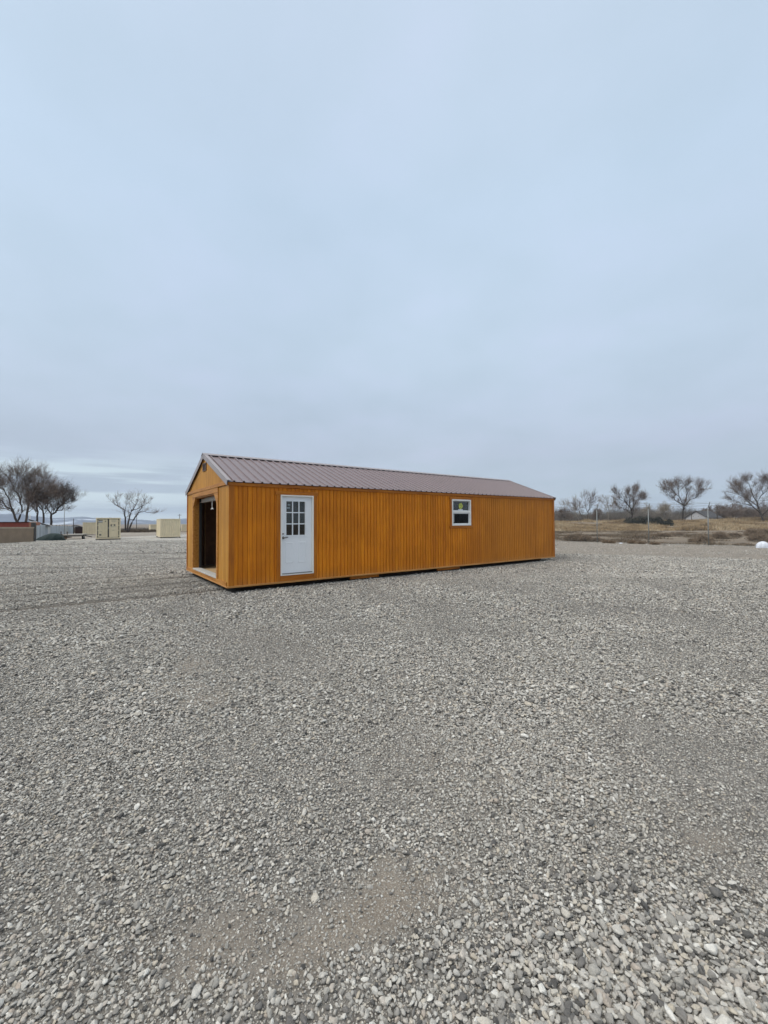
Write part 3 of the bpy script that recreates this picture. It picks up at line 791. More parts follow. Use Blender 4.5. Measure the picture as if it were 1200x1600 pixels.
for i in range(n_):
    t0, t1 = i / n_, (i + 1) / n_; za, zb = zline(p, q, t0), zline(p, q, t1)
    mb.prism([(L_ * t0, za - .1), (L_ * t1, zb - .1), (L_ * t1, zb + 1.38), (L_ * t0, za + 1.38)], lambda a, b, t: (a, t, b), 0, .18)
    cp.prism([(L_ * t0, za + 1.38), (L_ * t1, zb + 1.38), (L_ * t1, zb + 1.52), (L_ * t0, za + 1.52)], lambda a, b, t: (a, t, b), -.04, .22)
mb.build('wall_body', M['stucco'], wl_); cp.build('wall_cap', M['stucco_cap'], wl_)
zz = zline(p, q, 1)
MB().box(L_, L_ + .30, -.06, .24, zz - .1, zz + 2.0).build('end_post', simple('dark post', (.05, .048, .045), .8, .2), wl_)

def sheetmat(name, c):
    m = NT(name); n = m.noise(m.pos(scale=(1, 1, .3)), 1.5, 5, .6)
    vo = m.n('ShaderNodeTexWhiteNoise', noise_dimensions='1D'); sp = m.n('ShaderNodeSeparateXYZ'); tc = m.n('ShaderNodeTexCoord'); m.l(tc.outputs['Object'], sp.inputs[0])
    m.l(m.math('FLOOR', m.math('DIVIDE', sp.outputs[0], 0.9)), vo.inputs['W'])
    a = m.ramp(n, [(.3, tuple(x * .85 for x in c)), (.7, tuple(x * 1.08 for x in c))])
    a = m.mix(m.math('MULTIPLY', vo.outputs[0], .6), a, tuple(x * .5 for x in c))
    m.col(a).set(.5, .4); return m.m
M['sheet'] = sheetmat('weathered galvanised sheet', (0.52, 0.57, 0.60))
p, q = (gx(57, 51), 51.0), (gx(114, 104), 104.0)
fo, L_ = run('metal_fence', p, q, 1.8, .1, None, 'pale blue-grey corrugated metal fence running back behind the tarp heap', 'fence')
mb = MB(); xx = 0.0; pts = []
while xx < L_:
    for f_, h_ in ((0, 0), (.12, 0), (.16, .10), (.26, .10)): pts.append((xx + f_, h_))
    xx += .30
for (a, ha), (b, hb) in zip(pts[:-1], pts[1:]):
    za, zb = zline(p, q, min(a / L_, 1)), zline(p, q, min(b / L_, 1)); pn = int(a / 2.4) % 3 * .05
    mb.add([(a, -ha, za), (b, -hb, zb), (b, -hb, zb + 1.75 + pn), (a, -ha, za + 1.75 + pn)], [(0, 1, 2, 3)])
mb.build('sheet_panel', M['sheet'], fo)
ps = MB(); xx = 0
while xx < L_:
    z_ = zline(p, q, xx / L_)
    MB().box(xx, xx + .1, .02, .12, z_ - .1, z_ + 1.95).build('post', M['cont_dark'], fo); xx += 6.0

def gable_house(name, loc, rz, w, l, wall, rise, mw, mr, label, cat, wins=(), over=.3):
    """front gable faces local -y, ridge along y"""
    o = empty(name, loc, rz, label, cat)
    b = MB(); b.box(-w / 2, w / 2, 0, l, -.5, wall)
    b.prism([(-w / 2, wall + .001), (w / 2, wall + .001), (0, wall + rise)], lambda p_, q_, t: (p_, t, q_), 0.0, l)
    b.build('wall', mw, o)
    r = MB(); k = rise / (w / 2); ex = w / 2 + over
    for sg in (-1, 1):
        r.prism([(0, wall + rise + .02), (sg * ex, wall - k * over + .02), (sg * ex, wall - k * over + .16), (0, wall + rise + .18)], lambda p_, q_, t: (p_, t, q_), -over, l + over)
    ro = r.build('roof', mr, o)
    for (x, z, ww, hh) in wins:
        f = MB().box(x - ww / 2, x + ww / 2, -.05, -.002, z - hh / 2, z + hh / 2).build('window', M['vinyl'], o)
        MB().box(x - ww / 2 + .06, x + ww / 2 - .06, -.06, -.051, z - hh / 2 + .06, z + hh / 2 - .06).build('pane', M['darkglass'], f)
    return o, ro
M['darkglass'] = simple('dark glass', (0.03, 0.035, 0.04), .15, .1)
M['red'] = simple('faded red cladding', (0.23, 0.048, 0.030), .7, .15)
M['tinted'] = simple('salmon brick', (0.33, 0.145, 0.085), .85, .15, 6)  # end wall colour, paler and more orange than the red side
M['darkroof'] = simple('dark shingle roof', (0.05, 0.048, 0.05), .8, .25, 3)
M['whitewall'] = simple('off-white siding', (0.42, 0.42, 0.43), .7, .06)
# low red building behind the tan wall
o = empty('red_outbuilding', (gx(46, 52), 52, gzf(gx(46, 52), 52)), R(35), 'long low red outbuilding with a salmon brick end, behind the tan wall', 'building')
MB().box(-2.9, -0.05, 0, 3, -.2, 2.12).build('wall', M['red'], o)
MB().box(-0.049, 0.82, -.03, 3, -.2, 2.16).build('end_wall', M['tinted'], o)
MB().box(-3.0, -.08, -.15, 3.1, 2.121, 2.21).build('roof', simple('dark red roof edge', (.05, .014, .012), .7, .1), o)
MB().box(0.05, .5, -.15, 3.0, 2.161, 2.25).build('parapet_cap', M['vinyl'], o)
o = empty('grey_outbuilding', (gx(2, 56), 56, gzf(gx(2, 56), 56)), R(38), 'low dark-roofed building at the left edge behind the tan wall', 'building')
MB().box(-5, 1.1, 0, 5, -.3, 1.7).build('wall', simple('dull wall', (.14, .12, .10), .9, .1), o)
MB().box(-5.2, 1.3, -.2, 5.2, 1.701, 1.87).build('roof', M['darkroof'], o)
# lean-to roof, dark, slanting behind the metal fence
Y = 57.0; o = empty('lean_to', place(58, Y), R(36), 'open lean-to with a steep dark roof rising above the metal fence', 'shelter')
MB().prism([(-.9, 2.50), (1.3, 1.62), (1.3, 1.74), (-.9, 2.64)], lambda a, b, t: (a, t, b), -.2, 3).build('roof', M['darkroof'], o)
for x_, h_ in ((-.8, 2.47), (1.2, 1.64)):
    for y_ in (0, 2.8): MB().box(x_, x_ + .08, y_, y_ + .08, -.1, h_).build('post', M['vinyl'], o)
MB().box(-.82, -.7, -.1, 0, 2.66, 3.3).build('flue', M['vinyl'], o)

# tarp heap
def lump(name, loc, rx, ry, rz_, mat, label, cat, seed, nz=.25, group=None, tail=0):
    r_ = np.random.default_rng(seed); mb = MB(); nu, nv = 36, 12; vs = []
    ph = r_.uniform(0, 6, 6)
    for j in range(nv + 1):
        e = (j / nv) * math.pi / 2
        for i in range(nu):
            a = 2 * math.pi * i / nu
            k = 1 + nz * (math.sin(3 * a + ph[0]) * .3 + math.sin(5 * a + ph[1] + 2 * e) * .25 + math.sin(9 * a + ph[2] - 3 * e) * .15)
            xx_ = rx * k * math.cos(a) * math.cos(e); 
            if tail and xx_ < 0: xx_ *= 1 + tail * math.cos(e) ** 3
            vs.append((xx_, ry * k * math.sin(a) * math.cos(e), -.05 + rz_ * (math.sin(e) ** .85) * (1 + nz * .25 * math.sin(4 * a + ph[3]) * math.cos(e))))
    fs = [(j * nu + i, j * nu + (i + 1) % nu, (j + 1) * nu + (i + 1) % nu, (j + 1) * nu + i) for j in range(nv) for i in range(nu)]
    mb.add(vs, fs); o = mb.build(name, mat, None, True); o.location = loc; tag(o, label, cat, group); return o
M['tarp'] = simple('dark green tarpaulin', (0.012, 0.024, 0.022), .85)
lump('tarp_heap', place(84, 47.6), 1.05, 1.0, .86, M['tarp'], 'heap under a dark green tarpaulin in front of the metal fence', 'covered heap', 3, .3, tail=.8)

# flatbed trailer
Y = 51.5; o = empty('flatbed_trailer', place(115, Y), R(30), 'low empty flatbed trailer parked left of the twin-door container', 'trailer')
bevel(MB().box(-1.15, 1.0, -.9, 3.6, .50, .62).build('deck', simple('grey deck boards', (.27, .25, .22), .8, .15), o))
for yy in (-.85, 3.5): MB().box(-1.1, .95, yy, yy + .06, .40, .499).build('cross_member', M['cont_dark'], o)
for sx in (-1.0, .85):
    for yy in (1.1, 1.95):
        w_ = MB(); w_.tube([(sx - .1, yy, .27), (sx + .1, yy, .27)], .29, 18); t_ = w_.build('wheel', M['black'], o)
        MB().tube([(sx - .11, yy, .27), (sx + .11, yy, .27)], .13, 12).build('rim', M['pale'], t_)
MB().prism([(1.0, .45), (1.9, .2), (1.9, .3), (1.0, .58)], lambda a, b, t: (a, t, b), -.1, .05).build('drawbar', M['cont_dark'], o)
MB().box(-1.15, -1.07, -.88, -.80, .621, 1.0).build('stake', M['skid'], o); MB().box(-.55, -.47, -.88, -.80, .621, .98).build('stake', M['skid'], o)
# pile of scrap timber
sc_ = MB(); rr_ = random.Random(4)
for k in range(16):
    a = rr_.uniform(-.5, .5) + 1.57; l_ = rr_.uniform(.5, 1.2); x_, y_, z_ = rr_.uniform(-.5, .5), rr_.uniform(-.5, .5), .05 + k * .03
    sc_.tube([(x_ - l_ * math.sin(a) / 2, y_ - l_ * math.cos(a) / 2, z_), (x_ + l_ * math.sin(a) / 2, y_ + l_ * math.cos(a) / 2, z_ + rr_.uniform(-.05, .2))], rr_.uniform(.03, .06), 5)
so_ = sc_.build('scrap_pile', simple('old scrap wood', (.13, .085, .055), .9, .4), None); so_.location = place(100, 50.5); tag(so_, 'small pile of brown scrap timber between the tarp heap and the trailer', 'scrap pile')
# dark shed far behind trailer
o, _ = gable_house('dark_hut', place(123.5, 92), R(35), 1.3, 2.0, 1.5, .15, simple('dark red hut', (.03, .012, .01), .8, .2), M['darkroof'], 'small near-black hut left of the containers', 'hut', over=.1)
gable_house('white_hut', place(118, 118), R(35), 2.2, 3, 1.8, .35, M['whitewall'], M['darkroof'], 'small white hut seen past the end of the metal fence', 'hut', over=.15)

M['pole'] = simple('weathered pole', (0.06, 0.05, 0.042), .9, .3)
M['steel'] = simple('galvanised steel', (0.22, 0.23, 0.225), .45, .12, 3, .5, .3)
def pole(px, Y, h, r, label, arms=True, mat='pole'):
    o = empty('utility_pole', place(px, Y), R(-math.degrees(math.atan2(gx(px, Y), Y))), label, 'pole')
    MB().tube([(0, 0, -.2), (0, 0, h * .5), (0, 0, h)], [r, r * .85, r * .7], 8).build('shaft', M[mat], o, True)
    if arms:
        MB().box(-.7, .7, -.06, .06, h - .55, h - .43).build('crossarm', M[mat], o)
        for x_ in (-.6, 0.25, .6): MB().tube([(x_, 0, h - .43), (x_, 0, h - .28)], .04, 6).build('insulator', M['pale'], o)
    return o
pole(115, 100, 3.7, .10, 'thin dark pole at the far end of the metal fence', False)
pole(100.5, 62, 5.0, .05, 'slim grey pole rising through the bare trees beside the metal fence', False, 'steel')
pole(213.5, 175, 7.5, .13, 'distant pole standing right of the three-stemmed bare tree')
pole(280.5, 170, 7.0, .12, 'distant pole above the blank corrugated container')

# ------------------------------------------------------------------ bare trees
def barkmat(name, c):
    return simple(name, c, .9, .3, 3)
M['bark'] = barkmat('grey brown bark', (0.085, 0.066, 0.054)); M['bark_dark'] = barkmat('dark bark', (0.055, 0.042, 0.036)); M['bark_pale'] = barkmat('pale bark', (0.19, 0.165, 0.135))
M['twig'] = barkmat('twigs', (0.17, 0.13, 0.108)); M['twig_dark'] = barkmat('dark twigs', (0.095, 0.072, 0.060)); M['twig_pale'] = barkmat('pale twigs', (0.27, 0.235, 0.19))
def make_tree(name, loc, h, spread, seed, label, stems=1, bark='bark', twig='twig', dens=1.0, first=.28, lean=0.0, up=.12, tw=.012, group='bare trees around the yard', cat='tree', trunk_r=None, flat=1.0):
    r = random.Random(seed); o = empty(name, loc, r.uniform(0, 6) * 0, label, cat, group)
    tk = MB(); cr = MB()
    def axis(v, ang, az):
        t = v.normalized(); a = t.cross(Vector((0, 0, 1)) if abs(t.z) < .95 else Vector((1, 0, 0))).normalized(); b = t.cross(a)
        return (t * math.cos(ang) + (a * math.cos(az) + b * math.sin(az)) * math.sin(ang)).normalized()
    def grow(p, d, L_, rad, lev, w):
        n = (5, 5, 4, 3, 3, 2)[lev]; pts = [p]; rs = [rad]; q = p.copy(); dd = d.copy(); dirs = [dd.copy()]
        for i in range(n):
            dd = (dd + Vector((r.gauss(0, w), r.gauss(0, w), r.gauss(0, w * .6) + up * (1.0 if lev < 3 else .5)))).normalized()
            q = q + dd * (L_ / n); pts.append(q.copy()); rs.append(max(tw * .6, rad * (1 - .55 * (i + 1) / n))); dirs.append(dd.copy())
        (tk if lev < 3 else cr).tube(pts, rs, 6 if lev < 2 else (4 if lev < 3 else 3), cap=False)
        if lev >= 5: return
        cnt = (int(4 * dens) + 1, int(4 * dens) + 1, int(4 * dens) + 1, int(4 * dens) + 1, 3)[lev]
        for k in range(cnt):
            t = (.35 if lev else first) + (1 - (.35 if lev else first)) * (k + r.random()) / cnt
            t = min(t, .999); f = t * n; i = int(f); pp = pts[i].lerp(pts[i + 1], f - i)
            ang = R(r.uniform(22, 55)) * (spread if lev < 3 else 1.0)
            nd = axis(dirs[i], ang, r.uniform(0, 6.28)); nd.z *= flat; nd.normalize()
            if nd.z < -.15 and lev < 3: nd.z = abs(nd.z) * .4; nd.normalize()
            ratio = r.uniform(.60, .86) * (1.0 - .25 * (t - .5) * (lev > 0))
            grow(pp, nd, L_ * ratio, max(tw * .8, rs[i] * r.uniform(.5, .7)), lev + 1, w * 1.15)
    base_r = trunk_r or h * .032
    for s_ in range(stems):
        a = 2 * math.pi * s_ / stems + .6; d = Vector((math.cos(a) * .28 * (stems > 1) * spread + lean, math.sin(a) * .28 * (stems > 1), 1)).normalized()
        grow(Vector((math.cos(a) * .25 * (stems > 1), math.sin(a) * .25 * (stems > 1), -.2)), d, h * .40, base_r * (1 if stems == 1 else .72), 0, .13)
    # rescale so the crown really reaches the wanted height
    zs = sorted(v[2] for v in cr.v); top = zs[int(len(zs) * .985)]; k = h / max(top, .1)
    for m_ in (tk, cr): m_.v = [(x * k, y * k, z * k) for x, y, z in m_.v]
    tk.build('trunk', M[bark], o, True); cr.build('crown', M[twig], o)
    return o
# left group and right group: trees with hand-placed main limbs, then grown branches and twigs
T = make_tree
def limb_tree(px, base_py, Y, limbs, view, seed, label, bark='bark', twig='twig', r0=.30, tw=.012, dens=1.0, blen=.22, lv=3, group='bare trees around the yard', cat='tree', depth=.5):
    """limbs: polylines in the units of view=(x0, y0, scale); each gets its own depth so that the crown is round"""
    r = random.Random(seed); loc = place(px, Y); o = empty('bare_tree', loc, 0, label, cat, group)
    tk, cr = MB(), MB(); k = Y / F_PX; hz_ = 812.75 + (1200 - px) * .0052
    z0 = loc[2] - CAM_H
    def P2(u, v): return ((view[0] + u / view[2] - px) * k, (hz_ - (view[1] + v / view[2])) * k - z0)
    tops = []; polys = []
    for L_ in limbs:
        pts = [P2(u, v) for u, v in L_]; yd = r.uniform(-1, 1) * depth; n = len(pts); q = []
        start = min(polys, key=lambda pp: min((p.x - pts[0][0]) ** 2 + (p.z - pts[0][1]) ** 2 for p in pp[0])) if polys else None
        y0 = 0.0; rad = r0
        if start is not None:
            j = min(range(len(start[0])), key=lambda i: (start[0][i].x - pts[0][0]) ** 2 + (start[0][i].z - pts[0][1]) ** 2)
            if (start[0][j].x - pts[0][0]) ** 2 + (start[0][j].z - pts[0][1]) ** 2 < (.9) ** 2 and start[0][j].z > .6:
                y0 = start[0][j].y; rad = start[1][j] * .80 / .62; pts[0] = (start[0][j].x, start[0][j].z)
        # subdivide with wobble
        out = []; tot = (n - 1) * 3
        for i in range(n - 1):
            for m_ in range(3):
                t = m_ / 3; T_ = (i * 3 + m_) / tot; w_ = .0 if (i == 0 and m_ == 0) else .07
                x = pts[i][0] * (1 - t) + pts[i + 1][0] * t; z = pts[i][1] * (1 - t) + pts[i + 1][1] * t
                out.append(Vector((x + r.gauss(0, w_), y0 + yd * T_ * (abs(pts[-1][0] - pts[0][0]) + .35 * (pts[-1][1] - pts[0][1])) + r.gauss(0, w_), z + r.gauss(0, w_))))
        out.append(Vector((pts[-1][0], y0 + yd * (abs(pts[-1][0] - pts[0][0]) + .35 * (pts[-1][1] - pts[0][1])), pts[-1][1])))
        if out[0].z < .8: out[0].z = -.3
        rs = [max(.022, .62 * rad * (1 - .86 * i / (len(out) - 1))) for i in range(len(out))]
        polys.append((out, rs)); tk.tube(out, rs, 7, cap=False)
    H_ = max(p.z for pp in polys for p in pp[0])
    cen = Vector((sum(pp[0][-1].x for pp in polys) / len(polys), 0, H_ * .45))
    def br(p, d, L_, rad, lev):
        n = 4; pts = [p]; rs = [rad]; q = p.copy(); dd = d.copy()
        for i in range(n):
            dd = (dd + Vector((r.gauss(0, .16), r.gauss(0, .16), r.gauss(0, .12) + .07))).normalized(); q = q + dd * (L_ / n); pts.append(q.copy()); rs.append(max(tw * .45, rad * (1 - .8 * (i + 1) / n)))
        (tk if lev == 0 else cr).tube(pts, rs, 4 if lev == 0 else 3, cap=False)
        if lev >= lv: return
        for c in range(int((7, 5, 3)[min(lev, 2)] * dens)):
            i = r.randint(1, n); pp = pts[i]; t = (pts[i] - pts[i - 1]).normalized()
            nd = (t + Vector((r.gauss(0, .42), r.gauss(0, .42), r.gauss(.08, .34)))).normalized()
            br(pp, nd, L_ * r.uniform(.5, .85), max(tw * .8, rs[i] * .55), lev + 1)
    for out, rs in polys:
        n = len(out); cnt = int((4 + n * .8) * dens)
        for c in range(cnt):
            t = .20 + .80 * (c + r.random()) / cnt; i = min(n - 1, max(1, int(t * (n - 1) + .5)))
            if out[i].z < H_ * .17: continue
            tan = (out[i] - out[i - 1]).normalized(); od = (out[i] - cen); od.normalize()
            d = (tan * .8 + od * .5 + Vector((r.gauss(0, .5), r.gauss(0, .6), r.gauss(.1, .4)))).normalized()
            br(out[i], d, H_ * blen * r.uniform(.6, 1.25) * (1.2 - .45 * t), max(tw * 1.3, rs[i] * .42), 0)
    tk.build('trunk', M[bark], o, True); cr.build('crown', M[twig], o); return o
VL = (0, 700, 7.5); VD = (110, 740, 6.667); VR = (860, 740, 7.06); VS = (1020, 730, 6.667)
limb_tree(33, 815, 66, [[(205, 880), (195, 790), (130, 690), (60, 600), (-20, 560)], [(195, 790), (170, 620), (150, 520), (100, 440), (30, 370)], [(262, 880), (265, 740), (250, 600), (170, 450), (120, 340)], [(255, 640), (240, 520), (280, 430), (340, 340)],
    [(300, 880), (330, 700), (330, 520), (300, 400)], [(330, 620), (400, 500), (470, 420), (530, 370)], [(400, 510), (480, 500), (560, 525), (650, 520)], [(60, 600), (20, 640), (-60, 640)], [(150, 520), (60, 470), (-40, 450)], [(170, 450), (220, 380), (240, 330)]], VL, 21,
    'tallest spreading bare tree at the far left above the red outbuilding', tw=.0085, r0=.30, dens=1.2, blen=.165)
limb_tree(60, 820, 70, [[(430, 880), (415, 760), (380, 640), (400, 560)], [(510, 880), (500, 740), (540, 660), (520, 570)], [(415, 760), (340, 680), (320, 600)], [(500, 740), (450, 660), (450, 570)], [(540, 660), (600, 620), (610, 560)]], VL, 22,
    'dark bare tree in the middle of the left clump, above the lean-to', 'bark_dark', 'twig_dark', tw=.010, r0=.26, dens=1.25, blen=.25)
limb_tree(80, 820, 72, [[(598, 900), (603, 780), (650, 740), (720, 660), (760, 600), (830, 570)], [(603, 790), (550, 700), (560, 620), (620, 590)], [(650, 740), (740, 735), (810, 690), (870, 640)], [(720, 660), (700, 600), (730, 560)], [(760, 660), (820, 650), (850, 610)]], VL, 35,
    'smaller dark round-headed bare tree at the right of the left clump', 'bark_dark', 'twig_dark', tw=.009, r0=.30, dens=1.15, blen=.20)
T('bare_tree', place(-14, 78), 8.0, 1.1, 24, 'bare tree at the very left edge of the picture', 1, dens=1.0, tw=.014)
limb_tree(198, 826, 128, [[(570, 600), (575, 460), (575, 380), (510, 345), (440, 290)], [(575, 380), (600, 330), (610, 280)], [(592, 600), (605, 470), (630, 390), (670, 330), (690, 245)], [(630, 390), (700, 355), (770, 320), (820, 275)], [(604, 600), (650, 480), (690, 410), (720, 330), (745, 255)],
    [(690, 415), (740, 395), (800, 410), (860, 400)], [(670, 330), (620, 290), (640, 250)], [(510, 345), (490, 300), (520, 270)]], VD, 25, 'three-stemmed bare tree standing alone between the containers', 'bark_dark', 'twig', tw=.014, r0=.42, dens=.8, blen=.15, lv=3)
limb_tree(987, 812, 98, [[(902, 560), (900, 450), (870, 370), (820, 310), (700, 285)], [(900, 450), (840, 400), (780, 370), (730, 350)], [(904, 470), (905, 320), (890, 215)], [(904, 460), (930, 370), (990, 290), (1060, 240)], [(820, 310), (770, 250), (730, 220)], [(985, 290), (980, 230), (1000, 190)], [(870, 370), (850, 280), (830, 220)], [(990, 290), (1050, 290), (1080, 260)]],
    VR, 41, 'big wide bare tree behind the left end of the dark evergreen mound', 'bark_dark', 'twig', tw=.009, r0=.32, dens=1.15, blen=.175)
limb_tree(1065, 814, 100, [[(308, 590), (290, 470), (275, 400), (200, 370), (120, 330), (40, 285)], [(275, 400), (245, 310), (190, 240), (160, 205)], [(283, 410), (300, 300), (275, 220), (250, 195)], [(290, 400), (330, 345), (385, 310), (440, 240)], [(120, 330), (80, 270), (60, 250)], [(385, 310), (400, 260), (410, 225)], [(245, 310), (230, 240), (210, 200)]],
    VS, 43, 'bare tree with a single straight trunk left of the white house', 'bark_dark', 'twig', tw=.009, r0=.30, dens=1.15, blen=.175)
limb_tree(1192, 814, 88, [[(1155, 590), (1142, 470), (1125, 360), (1100, 280), (1085, 150)], [(1135, 460), (1030, 400), (930, 310), (820, 270)], [(1128, 400), (1060, 350), (1000, 260), (940, 200)], [(1125, 360), (1170, 280), (1210, 200), (1240, 140)], [(1148, 520), (1200, 420), (1270, 350), (1330, 250)], [(1030, 400), (960, 370), (880, 330)], [(1000, 260), (1010, 200), (1020, 160)], [(1170, 290), (1160, 210), (1150, 140)], [(930, 310), (900, 260), (910, 220)]],
    VS, 46, 'big bare tree at the right edge of the picture', 'bark_dark', 'twig', tw=.009, r0=.32, dens=1.15, blen=.175)
limb_tree(918, 814, 104, [[(410, 560), (415, 440), (425, 350), (425, 255)], [(415, 440), (380, 330), (395, 265)], [(362, 560), (348, 470), (330, 400), (345, 320)], [(420, 420), (455, 340), (465, 270)], [(330, 400), (300, 390)]], VR, 51, 'upright narrow bare tree between the shed and the wide bare tree', 'bark', 'twig', tw=.013, r0=.2, dens=.95, blen=.22)
limb_tree(902, 814, 118, [[(330, 560), (290, 450), (265, 390), (225, 340)], [(285, 440), (280, 370), (285, 300)], [(265, 390), (200, 370), (170, 360)]], VR, 52, 'pale leaning bare tree nearest to the shed corner', 'bark_pale', 'twig_pale', tw=.013, r0=.2, dens=.95, blen=.24)
limb_tree(950, 812, 112, [[(640, 560), (637, 440), (650, 370), (625, 290)], [(638, 440), (600, 350), (560, 305)], [(645, 400), (680, 360), (700, 320)]], VR, 53, 'pale slender bare tree just left of the wide bare tree', 'bark_pale', 'twig_pale', tw=.013, r0=.18, dens=.95, blen=.24)
T('bare_tree', place(880, 120), 3.9, 1.0, 54, 'short bushy bare tree at the right corner of the shed roof', 3, 'bark', 'twig', .9, tw=.015, first=.1, up=.15)
T('bare_tree', place(933, 125), 3.9, 1.0, 55, 'short bare tree between the narrow tree and the pale slender tree', 1, 'bark', 'twig', 1.1, tw=.018, first=.1)
T('bare_tree', place(1040, 122), 5.4, 1.0, 56, 'faint bare tree behind the dark evergreen mound', 3, 'bark_pale', 'twig_pale', .9, tw=.015, first=.1, up=.2)
T('bare_tree', place(1013, 126), 5.6, .8, 57, 'thin pale bare tree behind the tallest fence post', 1, 'bark_pale', 'twig_pale', .8, tw=.018, up=.2)
for px, Y, h, sd, lb in ((1103, 135, 4.4, 61, 'low bare tree just behind the white house roof'), (1128, 130, 4.9, 62, 'low bushy grey tree right of the white house'), (1145, 126, 5.0, 63, 'middle one of the low bushy trees along the rail bank'),
                         (1166, 132, 4.2, 64, 'low bushy tree left of the big right-hand bare tree'), (1183, 140, 4.2, 65, 'low bushy tree behind the trunk of the right-hand bare tree'), (1135, 150, 4.4, 66, 'farthest low tree left of the white car by the bank')):
    T('bare_tree', place(px, Y), h, 1.15, sd, lb, 2, 'bark', 'twig', 1.2, tw=.020, first=.05, up=.05)

# dark evergreen mound: leafy sprays
def evergreen(loc, w, d, h, seed, label, name='evergreen_shrub', n=9000, mat=None, cat='shrub'):
    r = np.random.default_rng(seed); o = empty(name, loc, 0, label, cat)
    cl = [(r.uniform(-.8, .8) * w / 2, r.uniform(-.6, .6) * d / 2, r.uniform(.55, 1) * h, r.uniform(.35, .6)) for _ in range(9)]
    vs, fs = [], []
    for i in range(n):
        cx_, cy_, ch, cw = cl[i % 9]
        a = r.uniform(0, 6.283); rr = cw * w * .45 * math.sqrt(r.random()); u = rr / (cw * w * .45)
        zt = ch * (1 - .75 * u ** 2.2); z = zt * (r.random() ** .45)
        p = np.array([cx_ + rr * math.cos(a), cy_ + rr * .7 * math.sin(a), z])
        dv = r.normal(size=3); dv[2] = abs(dv[2]) * .6; dv /= np.linalg.norm(dv); s_ = r.normal(size=3); s_ = np.cross(dv, s_); s_ /= np.linalg.norm(s_)
        l_ = r.uniform(.15, .38); b = len(vs); vs += [tuple(p - s_ * .04), tuple(p + s_ * .04), tuple(p + dv * l_)]; fs.append((b, b + 1, b + 2))
    mb = MB(); mb.add(vs, fs); mb.build('foliage', mat, o)
    s = MB()
    for cx_, cy_, ch, cw in cl[:5]: s.tube([(cx_ * .3, cy_ * .3, -.1), (cx_ * .7, cy_ * .7, ch * .4), (cx_, cy_, ch * .8)], [.08, .05, .02], 5)
    s.build('stem', M['bark_dark'], o); return o
M['juniper'] = simple('dark juniper leaf', (0.022, 0.026, 0.020), .8, .35, 2)
M['brush'] = simple('dry brush', (0.14, 0.105, 0.07), .9, .3, 2)
M['tumble'] = simple('tumbleweed stalk', (0.21, 0.155, 0.105), .9, .3, 3)
x_, y_, z_ = place(1007, 80); evergreen((x_, y_, z_ - .25), 6.4, 4, 2.15, 5, 'dark evergreen shrub mound in the dry grass left of the single-trunk tree', mat=M['juniper'])
x_, y_, z_ = place(1033, 79); evergreen((x_, y_, z_ - .25), 4.4, 3, 1.75, 6, 'lower dark evergreen shrub on the right side of the mound', mat=M['juniper'], n=6000)
for px, Y, w_, h_, sd, lb in ((222, 125, 5.5, 1.35, 8, 'brown dry bush right of the three-stemmed tree'), (208, 130, 4.5, 1.1, 9, 'brown dry bush at the foot of the three-stemmed tree'), (236, 140, 4.0, .9, 10, 'low dark bush left of the far pale container'),
                              (186, 127, 4.0, 1.2, 12, 'brown dry bush behind the right edge of the twin-door container'), (107, 110, 5.0, 2.1, 13, 'brown bare thicket behind the far end of the metal fence')):
    evergreen(place(px, Y), w_, 3, h_, sd, lb, 'dry_bush', 4500, M['brush'], 'bush')

# ------------------------------------------------------------------ right: chain-link fence
P0 = Vector((gx(1013, 26.9), 26.9)); dirf = Vector((19.33 - 14.81, 24.48 - 28.3)); dirf = dirf / dirf.length
STEP = 3.05
fe = empty('chainlink_fence', (P0.x, P0.y, 0), math.atan2(dirf.y, dirf.x), 'galvanised chain-link fence with angled barbed-wire arms in front of the dry field', 'fence')
k0, k1 = -5, 3; FHt = 2.13
for k in range(k0, k1 + 1):
    x_ = k * STEP
    po = MB().tube([(x_, 0, -.15), (x_, 0, 2.28)], .028, 8).build('post', M['steel'], fe, True)
    MB().tube([(x_, 0, 2.26), (x_ + .03, -.0, 2.32), (x_ + .12, -.30, 2.60)], .020, 6).build('barb_arm', M['steel'], po, True)
tr_ = MB().tube([(k0 * STEP, 0, .03), (k1 * STEP, 0, .03)], .006, 4); tr_.tube([(k0 * STEP, 0, FHt - .03), (k1 * STEP, 0, FHt - .03)], .005, 4); tr_.build('tension_wire', M['steel'], fe)
ml = MB(); a = k0 * STEP; sp_ = .085
while a < k1 * STEP - .1:
    for sg in (1, -1):
        xa, xb = (a, a + FHt) if sg > 0 else (a + FHt, a)
        xb_ = min(xb, k1 * STEP); xa_ = min(xa, k1 * STEP)
        if sg > 0: z_a, z_b = 0.02, .02 + (xb_ - xa)
        else: z_a, z_b = .02 + (xa - xa_), FHt
        ml.tube([(xa_, .012 * sg, z_a), (xb_, .012 * sg, z_b)], .0016, 3, cap=False)
    a += sp_
ml.build('chainlink_mesh', M['steel'], fe)
bw_ = MB()
for j in (0.35, .68, 1.0):
    pts = []
    for k in range(k0, k1 + 1):
        pts.append((k * STEP + .12 * j, -.30 * j, 2.32 + .28 * j)); 
        if k < k1: pts.append(((k + .5) * STEP + .12 * j, -.30 * j, 2.28 + .28 * j))
    bw_.tube(pts, .004, 4)
bw_.build('barbed_wire', M['steel'], fe)

